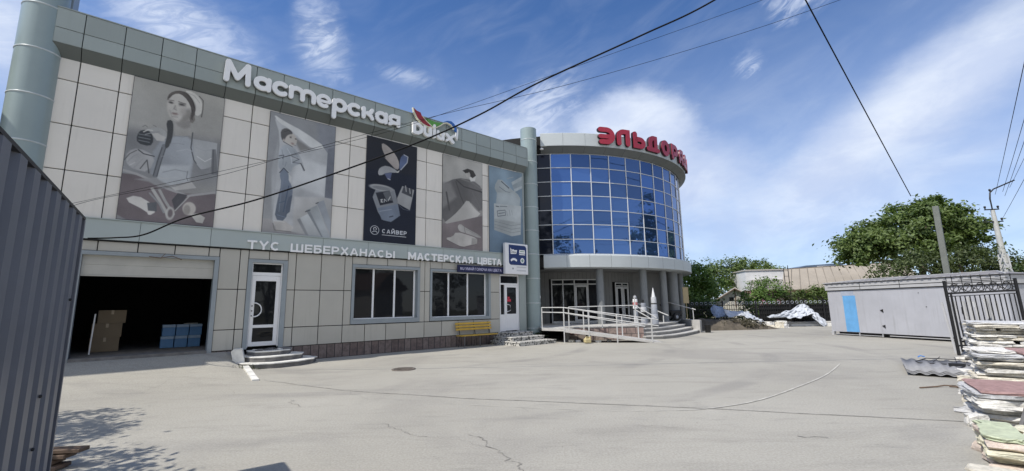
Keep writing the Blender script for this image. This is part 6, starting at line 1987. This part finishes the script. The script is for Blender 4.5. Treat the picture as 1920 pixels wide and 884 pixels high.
for i in range(9):
    x = 15.2 + i * .27
    slab('rubble_stone', 'pale rubble stone at the end of the earth mound, ' + ORD[i].replace('lowest', 'first') + ' from the left', x, 28.6 + rb.uniform(-.4, .5), 0, rb.uniform(.35, .6), .4, rb.uniform(.2, .42), i, m_st[['cream', 'grey', 'white'][i % 3]], 970 + i, .07, 'rubble stones by the mound')
tree('brush_heap', 'grey-brown heap of dry brush on the earth mound', (13.9, 27.1, 0), [(13.6, 27.1, .3, 1.1, .5, .25), (14.6, 27.2, .25, .8, .5, .2)], 900, .16, leaf_mat('dry_brush', (.05, .045, .03), (.16, .14, .10)), 17, .01, cat='brush', clump=.2, part='twigs')

# trees
tree('leafy_tree', 'bright green bushy tree directly right of the round building', (15.2, 36, 0), [(13.8, 36, 2.9, 1.7, 1.6, 1.8), (14.9, 36.4, 3.7, 1.2, 1.4, 1.2), (13.0, 35.2, 1.6, 1.5, 1.4, 1.4), (15.8, 35.8, 2.2, 1.2, 1.2, 1.5), (12.0, 34.8, 2.6, 1.3, 1.3, 2.0), (14.4, 34.6, 1.1, 1.5, 1.1, 1.0)], 9000, .30, m_leafC, 41, .22, clump=.5, per=50)
tree('far_tree', 'broad darker tree on the skyline behind the white and pink house', (28.0, 55, 0), [(26.0, 55, 4.4, 2.6, 2, 2.3), (28.6, 55, 5.3, 2.6, 2, 1.7), (31.2, 55, 5.0, 2.4, 2, 1.5), (24.6, 54, 3.4, 2, 2, 1.8), (33, 55.5, 4.6, 1.8, 2, 1.3)], 7000, .36, m_leafA, 42, .3)
tree('twiggy_tree', 'thin dark tree top just behind the round building canopy', (14.2, 38.5, 0), [(13.2, 38.5, 4.9, 1.3, 1.2, .7), (14.6, 38.5, 4.8, 1.2, 1.2, .8)], 700, .3, m_leafB, 43, .16)
tree('fence_bush', 'green bush growing in front of the white and pink house', (17.6, 31.6, 0), [(17.3, 31.6, 1.7, 1.1, .9, 1.1), (18.5, 31.8, 2.3, 1.15, .9, 1.0), (16.5, 31.2, .9, .8, .7, .8), (17.9, 31, .7, 1.0, .7, .7)], 3800, .2, m_leafC, 44, .07, cat='bush', clump=.35, part='foliage')
tree('fence_bush', 'grey-green straggly bush right of the green bush', (19.6, 32.2, 0), [(19.5, 32.2, 1.5, .9, .7, .9), (20.4, 32.2, 1.0, .9, .7, .6)], 1300, .18, leaf_mat('greyish_leaf', (.05, .05, .03), (.15, .15, .09)), 45, .05, cat='bush', clump=.3, part='foliage')
tree('hedge', 'dark vine hedge behind the iron fence left of the cabin', (22.3, 32.4, 0), [(21.2, 32.4, 1.6, 1.0, .6, .75), (22.6, 32.4, 1.9, 1.1, .6, .75), (23.8, 32.4, 1.7, 1.0, .6, .8)], 2600, .2, m_leafA, 46, .05, cat='hedge', clump=.3, part='foliage', stems=3)
tree('hedge', 'low dark hedge behind the earth mound under the gabled house', (13.8, 31.4, 0), [(12.4, 31.4, .9, .9, .6, .9), (13.4, 31.4, .95, .8, .6, .8), (14.6, 31.3, .55, .8, .6, .45)], 2600, .2, m_leafB, 47, .05, cat='hedge', clump=.3, part='foliage', stems=3)
tree('big_tree', 'largest tree, broad dark green crown above the cabin roof', (35.5, 38, 0), [(30.6, 38, 6.2, 2.1, 2.2, 1.6), (32.6, 38, 7.2, 2.2, 2.4, 1.5), (35.6, 38, 8.5, 2.1, 2.4, 1.6), (38.2, 38, 8.1, 2.0, 2.2, 1.6), (39.9, 38, 7.2, 1.5, 2.0, 1.2), (34, 37, 5.8, 2.6, 2.0, 1.3), (37.6, 37, 6.0, 2.4, 2.0, 1.4), (37.0, 38, 9.6, 1.2, 1.3, .8), (29.6, 37.5, 5.2, 1.1, 1.3, .8)], 17000, .40, m_leafA, 48, .4, clump=.62, per=64)
tree('screen_tree', 'lower olive green tree right under the big tree beside the utility pole', (31.5, 31, 0), [(29.0, 31, 3.9, 2.2, 1.5, 1.0), (31.6, 31, 4.3, 2.0, 1.5, 1.1), (33.2, 31.6, 3.7, 1.6, 1.4, 1.1), (26.8, 30.8, 3.5, 1.4, 1.2, .7), (36.0, 31.4, 3.4, 1.6, 1.4, 1.3), (34.6, 31.8, 3.9, 1.4, 1.2, 1.2)], 6500, .26, leaf_mat('olive_leaf', (.034, .052, .014), (.095, .125, .04)), 49, .2, clump=.5, per=45)
tree('dark_tree', 'dark trees at the far right edge behind the iron gate', (31.0, 25.5, 0), [(30.2, 25.5, 1.6, 1.8, 1.5, 1.5), (31.6, 25.6, 2.6, 1.6, 1.5, 1.5), (33.2, 26, 2.4, 1.8, 1.5, 1.7), (29.2, 24.5, .8, 1.4, 1.2, 1.0)], 4600, .22, m_leafB, 50, .15, clump=.4)
b = MB(); b.bbox(-3.2, 3.2, -.03, .03, 0, 1.95, .01); tag(b.build('dark_board_fence', mat('dark_boards', (.018, .02, .022), .8), loc=(21.5, 18.6, 0), rotz=R(-30)), 'dark solid board fence behind the cabin at the far right', 'fence')

# unseen trees added behind and right of the viewer to darken the glass reflections
for i, (x, y, h, w) in enumerate(((-20, -16, 9.5, 3.4), (-11, -20, 13, 3.6), (-2, -18, 15, 3.2), (7, -22, 13, 4), (17, -19, 15.5, 3.6), (27, -12, 14.5, 4), (38, -5, 16, 4), (43, 5, 17, 4.4), (46, 13, 17, 4.4), (48, 20.5, 18, 4.4), (51, 28, 18, 4.2))):
    tree('added_reflection_tree', 'tall unseen street tree, added to darken the reflections in the glass', (x, y, 0), [(x, y, h * .62, w * .8, w * .8, h * .30), (x + w * .5, y + .4, h * .5, w * .6, w * .6, h * .22), (x - w * .55, y, h * .48, w * .6, w * .6, h * .22), (x + .3, y, h * .86, w * .45, w * .45, h * .14), (x, y - .3, h * .25, w * .8, w * .6, h * .2)], 2600, .6, m_leafB, 60 + i, .3, group='unseen trees added for the glass reflections', clump=.8)

sh2 = thing('roadside_house', 'pale house across the road, seen mirrored in the shop windows', 'house', (27.5, 0.5, 0), R(-68))
b = MB(); b.box(-5, 5, -4, 0, 0, 3.6); b.build('wall', mat('pale_house_wall', (.5, .48, .44), .8, var=.08), sh2)
b = MB(); b.prism([(-4.4, 3.5), (.4, 3.5), (-2, 5.4)], 'x', -5.4, 5.4); b.build('roof', mat('brown_roof', (.16, .10, .08), .8, var=.1), sh2)
for x in (-3.2, -0.6, 2.2):
    b = MB(); b.box(x, x + 1.2, .002, .06, 1.1, 2.6); f_ = b.build('window', m_white, sh2)
    b = MB(); b.box(x + .08, x + 1.12, .062, .07, 1.18, 2.52); b.build('pane', m_pane, f_)

# houses
def seam_mat(name, c, gap):
    m = mat(name, c, .7, var=.07, scale=.8, dirt=.1)
    return m


m_roofb = mat('beige_sheet_roof', (.37, .325, .265), .7, var=.08, scale=.6, dirt=.08)
m_roofg = mat('pale_sheet_roof', (.50, .47, .44), .6, var=.06)
m_wallw = mat('white_render', (.66, .66, .66), .8, var=.05)
m_pinkw = mat('pink_render', (.50, .22, .30), .8, var=.06)
m_slateb = mat('blue_slate_roof', (.09, .13, .20), .6, var=.06)
gh = thing('gabled_house', 'small house with a pale gabled roof behind the earth mound', 'house', (19.6, 39, 0), R(-24))
b = MB(); b.prism([(-1.75, 0), (1.75, 0), (1.75, 1.75), (0, 2.85), (-1.75, 1.75)], 'y', 0, 5); b.build('wall', mat('cream_wall', (.50, .48, .42), .85, var=.08), gh)
b = MB()
for sgn in (-1, 1):
    b.prism([(0, 2.87), (sgn * 2.15, 1.52), (sgn * 2.15, 1.59), (0, 2.95)], 'y', -.35, 5.3)
b.build('roof', m_roofg, gh)
b = MB()
for sgn in (-1, 1): b.prism([(0, 2.80), (sgn * 2.17, 1.44), (sgn * 2.17, 1.52), (0, 2.869)], 'y', -.38, -.32)
b.box(-.05, .05, -.03, -.005, 1.2, 2.8)
b.build('bargeboard', m_plank, gh)
b = MB(); b.box(-.5, -.12, -.012, -.002, 1.75, 2.1); b.build('window', m_pane, gh)
wh = thing('white_house', 'white flat-roofed house with a pink base behind the green bush', 'house', (29.6, 50, 0), R(-8))
b = MB(); b.box(-2.9, 2.9, 0, 5, 2.95, 5.2); b.build('upper_wall', m_wallw, wh)
b = MB(); b.prism([(-2.5, 3.0), (2.2, 3.0), (2.9, 4.15), (-2.5, 4.15)], 'y', -.5, -.02); b.build('canopy', m_roofg, wh)
b = MB(); b.box(-2.85, 2.85, .05, 5, 0, 2.94); b.build('lower_wall', m_pinkw, wh)
b = MB(); b.box(-3.0, 3.0, -.1, 5.1, 5.2, 5.32); b.build('roof', m_roofg, wh)
b = MB(); b.prism([(0, 0), (1.15, 0), (.65, 1.9)], 'y', 0, 3); tag(b.build('grey_gable', mat('grey_boards', (.36, .36, .37), .8, var=.1), loc=(28.6, 45, 2.4), rotz=R(-5)), 'grey wedge-shaped gable end beside the white house', 'gable')
br = thing('long_shed', 'long shed with a sloping beige sheet-metal roof behind the cabin', 'shed', (26.0, 42, 0), 0)
b = MB()
P0, P1, P2, P3 = Vector((-.4, 0, 2.75)), Vector((15, 1.5, 2.95)), Vector((17, 6, 5.75)), Vector((2.6, 4.2, 5.0))
up_ = Vector((0, 0, .06))
b.add([P0, P1, P2, P3, P0 - up_, P1 - up_, P2 - up_, P3 - up_], [(0, 1, 2, 3), (7, 6, 5, 4), (0, 4, 5, 1), (1, 5, 6, 2), (2, 6, 7, 3), (3, 7, 4, 0)]); b.build('roof', m_roofb, br)
b = MB()
for i in range(1, 16):
    t = i / 16; b.bar(P0.lerp(P1, t) + up_ * .6, P3.lerp(P2, t) + up_ * .6, .05, .07)
b.bar(P3, P2, .12, .12)
split_loose(b.build('standing_seam', mat('seam', (.20, .175, .145), .7), br))
b = MB(); b.box(0, 14.5, .7, 1.0, 0, 2.7); b.build('wall', mat('dark_shed_wall', (.12, .10, .085), .9, var=.2), br)
b = MB(); b.bar(P0 - Vector((0, .05, .2)), P0.lerp(P1, .35) - Vector((0, .05, .22)), .06, .3); b.build('gutter_board', m_plank, br)
bh = thing('blue_roofed_hall', 'distant white hall with a dark blue roof above the beige shed', 'hall', (38.0, 60, 0), R(-4))
b = MB(); b.box(0, 6.4, 0, 6, 0, 5.75); b.build('wall', m_wallw, bh)
b = MB(); b.prism([(-.5, 5.75), (6.8, 5.75), (6.8, 6.7), (2.0, 6.45)], 'y', -.3, 6); b.build('roof', m_slateb, bh)
b = MB(); b.box(3.4, 6.6, -.36, -.31, 5.76, 6.35); b.build('parapet', m_wallw, bh)
ld = thing('ladder_mast', 'thin dark double mast with rungs left of the beige shed', 'mast', (24.75, 40, 0))
for x in (0, .4):
    b = MB(); b.box(x - .022, x + .022, -.022, .022, 0, 4.7 + x * .5); b.build('mast_leg', m_black, ld)
b = MB()
for z in (3.3, 3.9, 4.4): b.box(.023, .377, -.015, .015, z, z + .03)
split_loose(b.build('rung', m_black, ld))

# poles and cables
b = MB(); b.bbox(-.13, .13, -.13, .13, 0, 6.75, .01)
o = tag(b.build('steel_post', mat('green_grey_post', (.16, .17, .15), .6, var=.1), loc=(23.75, 24, 0), rotz=R(40)), 'plain square grey-green post standing in front of the big tree', 'post')
up = thing('utility_pole', 'leaning pale concrete utility pole with a hooked lamp bracket at the right', 'utility pole', (33.9, 30, 0))
up.rotation_euler = (0, R(-2.0), 0)
b = MB(); b.add([(-.32, -.2, 0), (.32, -.2, 0), (.32, .2, 0), (-.32, .2, 0), (-.22, -.15, 4.6), (.22, -.15, 4.6), (.22, .15, 4.6), (-.22, .15, 4.6)], [(3, 2, 1, 0), (4, 5, 6, 7), (0, 1, 5, 4), (1, 2, 6, 5), (2, 3, 7, 6), (3, 0, 4, 7)]); b.build('stub', m_wallw, up)
b = MB(); b.lathe([(.2, 4.0), (.11, 7.7)], 0.0, 0, 14); b.build('shaft', mat('pale_pole', (.50, .50, .47), .8, var=.08), up)
b = MB(); b.tube([(0, 0, 7.0), (0, 0, 8.5), (.1, 0, 8.95), (.4, 0, 9.2), (1.9, -.1, 9.75)], .045, 8); b.build('lamp_bracket', m_black, up)
b = MB(); b.box(-.55, .45, -.04, .04, 7.72, 7.79); b.box(-.85, .55, -.04, .04, 6.85, 6.92); split_loose(b.build('crossarm', m_black, up))
for x, z in ((-.5, 7.79), (.42, 7.79), (-.7, 6.92), (.5, 6.92), (.12, 9.0)):
    b = MB(); b.lathe([(.015, z), (.05, z + .08), (.07, z + .16), (.04, z + .22)], x, 0, 8); b.build('insulator', m_black, up)

m_wire = mat('black_cable', (.008, .008, .009), .8, spec=0.15)


def spline(pts, n=10):
    P = [Vector(p) for p in pts]
    out = []
    for i in range(len(P) - 1):
        t0 = (P[i + 1] - P[max(i - 1, 0)]) / 2 if i else (P[1] - P[0])
        t1 = (P[min(i + 2, len(P) - 1)] - P[i]) / 2
        for q in range(n):
            t = q / n
            out.append(P[i] * (2 * t**3 - 3 * t**2 + 1) + t0 * (t**3 - 2 * t**2 + t) + P[i + 1] * (-2 * t**3 + 3 * t**2) + t1 * (t**3 - t**2))
    out.append(P[-1])
    return out


def cable(pts, r, label, group='overhead cables', sag=0.0, smooth=True):
    if smooth:
        pp = spline(pts)
    else:
        a, c = Vector(pts[0]), Vector(pts[1])
        pp = [a.lerp(c, i / 30) - Vector((0, 0, sag * 4 * (i / 30) * (1 - i / 30))) for i in range(31)]
    b = MB(); b.tube(pp, r, 6)
    return tag(b.build('overhead_cable', m_wire, loc=(0, 0, 0)), label, 'cable', group)


cable(CABLES['main'], .019, 'thick black cable sagging across the showroom front to the garage lintel')
cable(CABLES['thin1'], .0045, 'upper of two thin wires crossing the sky in front of the parapet logo')
cable(CABLES['thin2'], .005, 'lower of two thin wires crossing the sky in front of the parapet logo')
cable([(10.0, 13.85, 13.27), (28.1, 30.0, 8.81)], .026, 'black cable dropping steeply into the big tree', sag=.02, smooth=False)
for i, (a, c, lab) in enumerate((((34.04, 30, 8.82), (15.3, 11.93, 8.82), 'leftmost power line climbing from the utility pole'), ((34.6, 30, 9.01), (20.55, 16.42, 9.01), 'second power line from the left at the utility pole'),
                               ((35.15, 30, 9.31), (27.58, 22.43, 9.31), 'power line leaving the tip of the lamp bracket'), ((34.69, 30, 8.7), (22.53, 18.19, 8.7), 'power line leaving the upper crossarm of the utility pole'), ((34.22, 30, 7.1), (23.02, 18.89, 7.1), 'lowest power line from the utility pole'))):
    A_, C_ = Vector(a), Vector(c)
    cable([A_, A_ + (C_ - A_) * (1.35 if i < 2 else 2.0)], .011, lab, 'power lines from the utility pole', sag=.05, smooth=False)
b = MB(); b.tube([(0, 0, 0), (.25, -.05, -.03), (.5, -.02, .04), (.72, -.04, -.05)], .012, 6); b.tube([(.25, -.05, -.03), (.34, -.03, .1)], .008, 6)
tag(b.build('cable_stub', m_plank, loc=F(0.33, -0.06, 3.11), rotz=FA), 'loose brown cable end hanging over the garage door frame', 'cable')
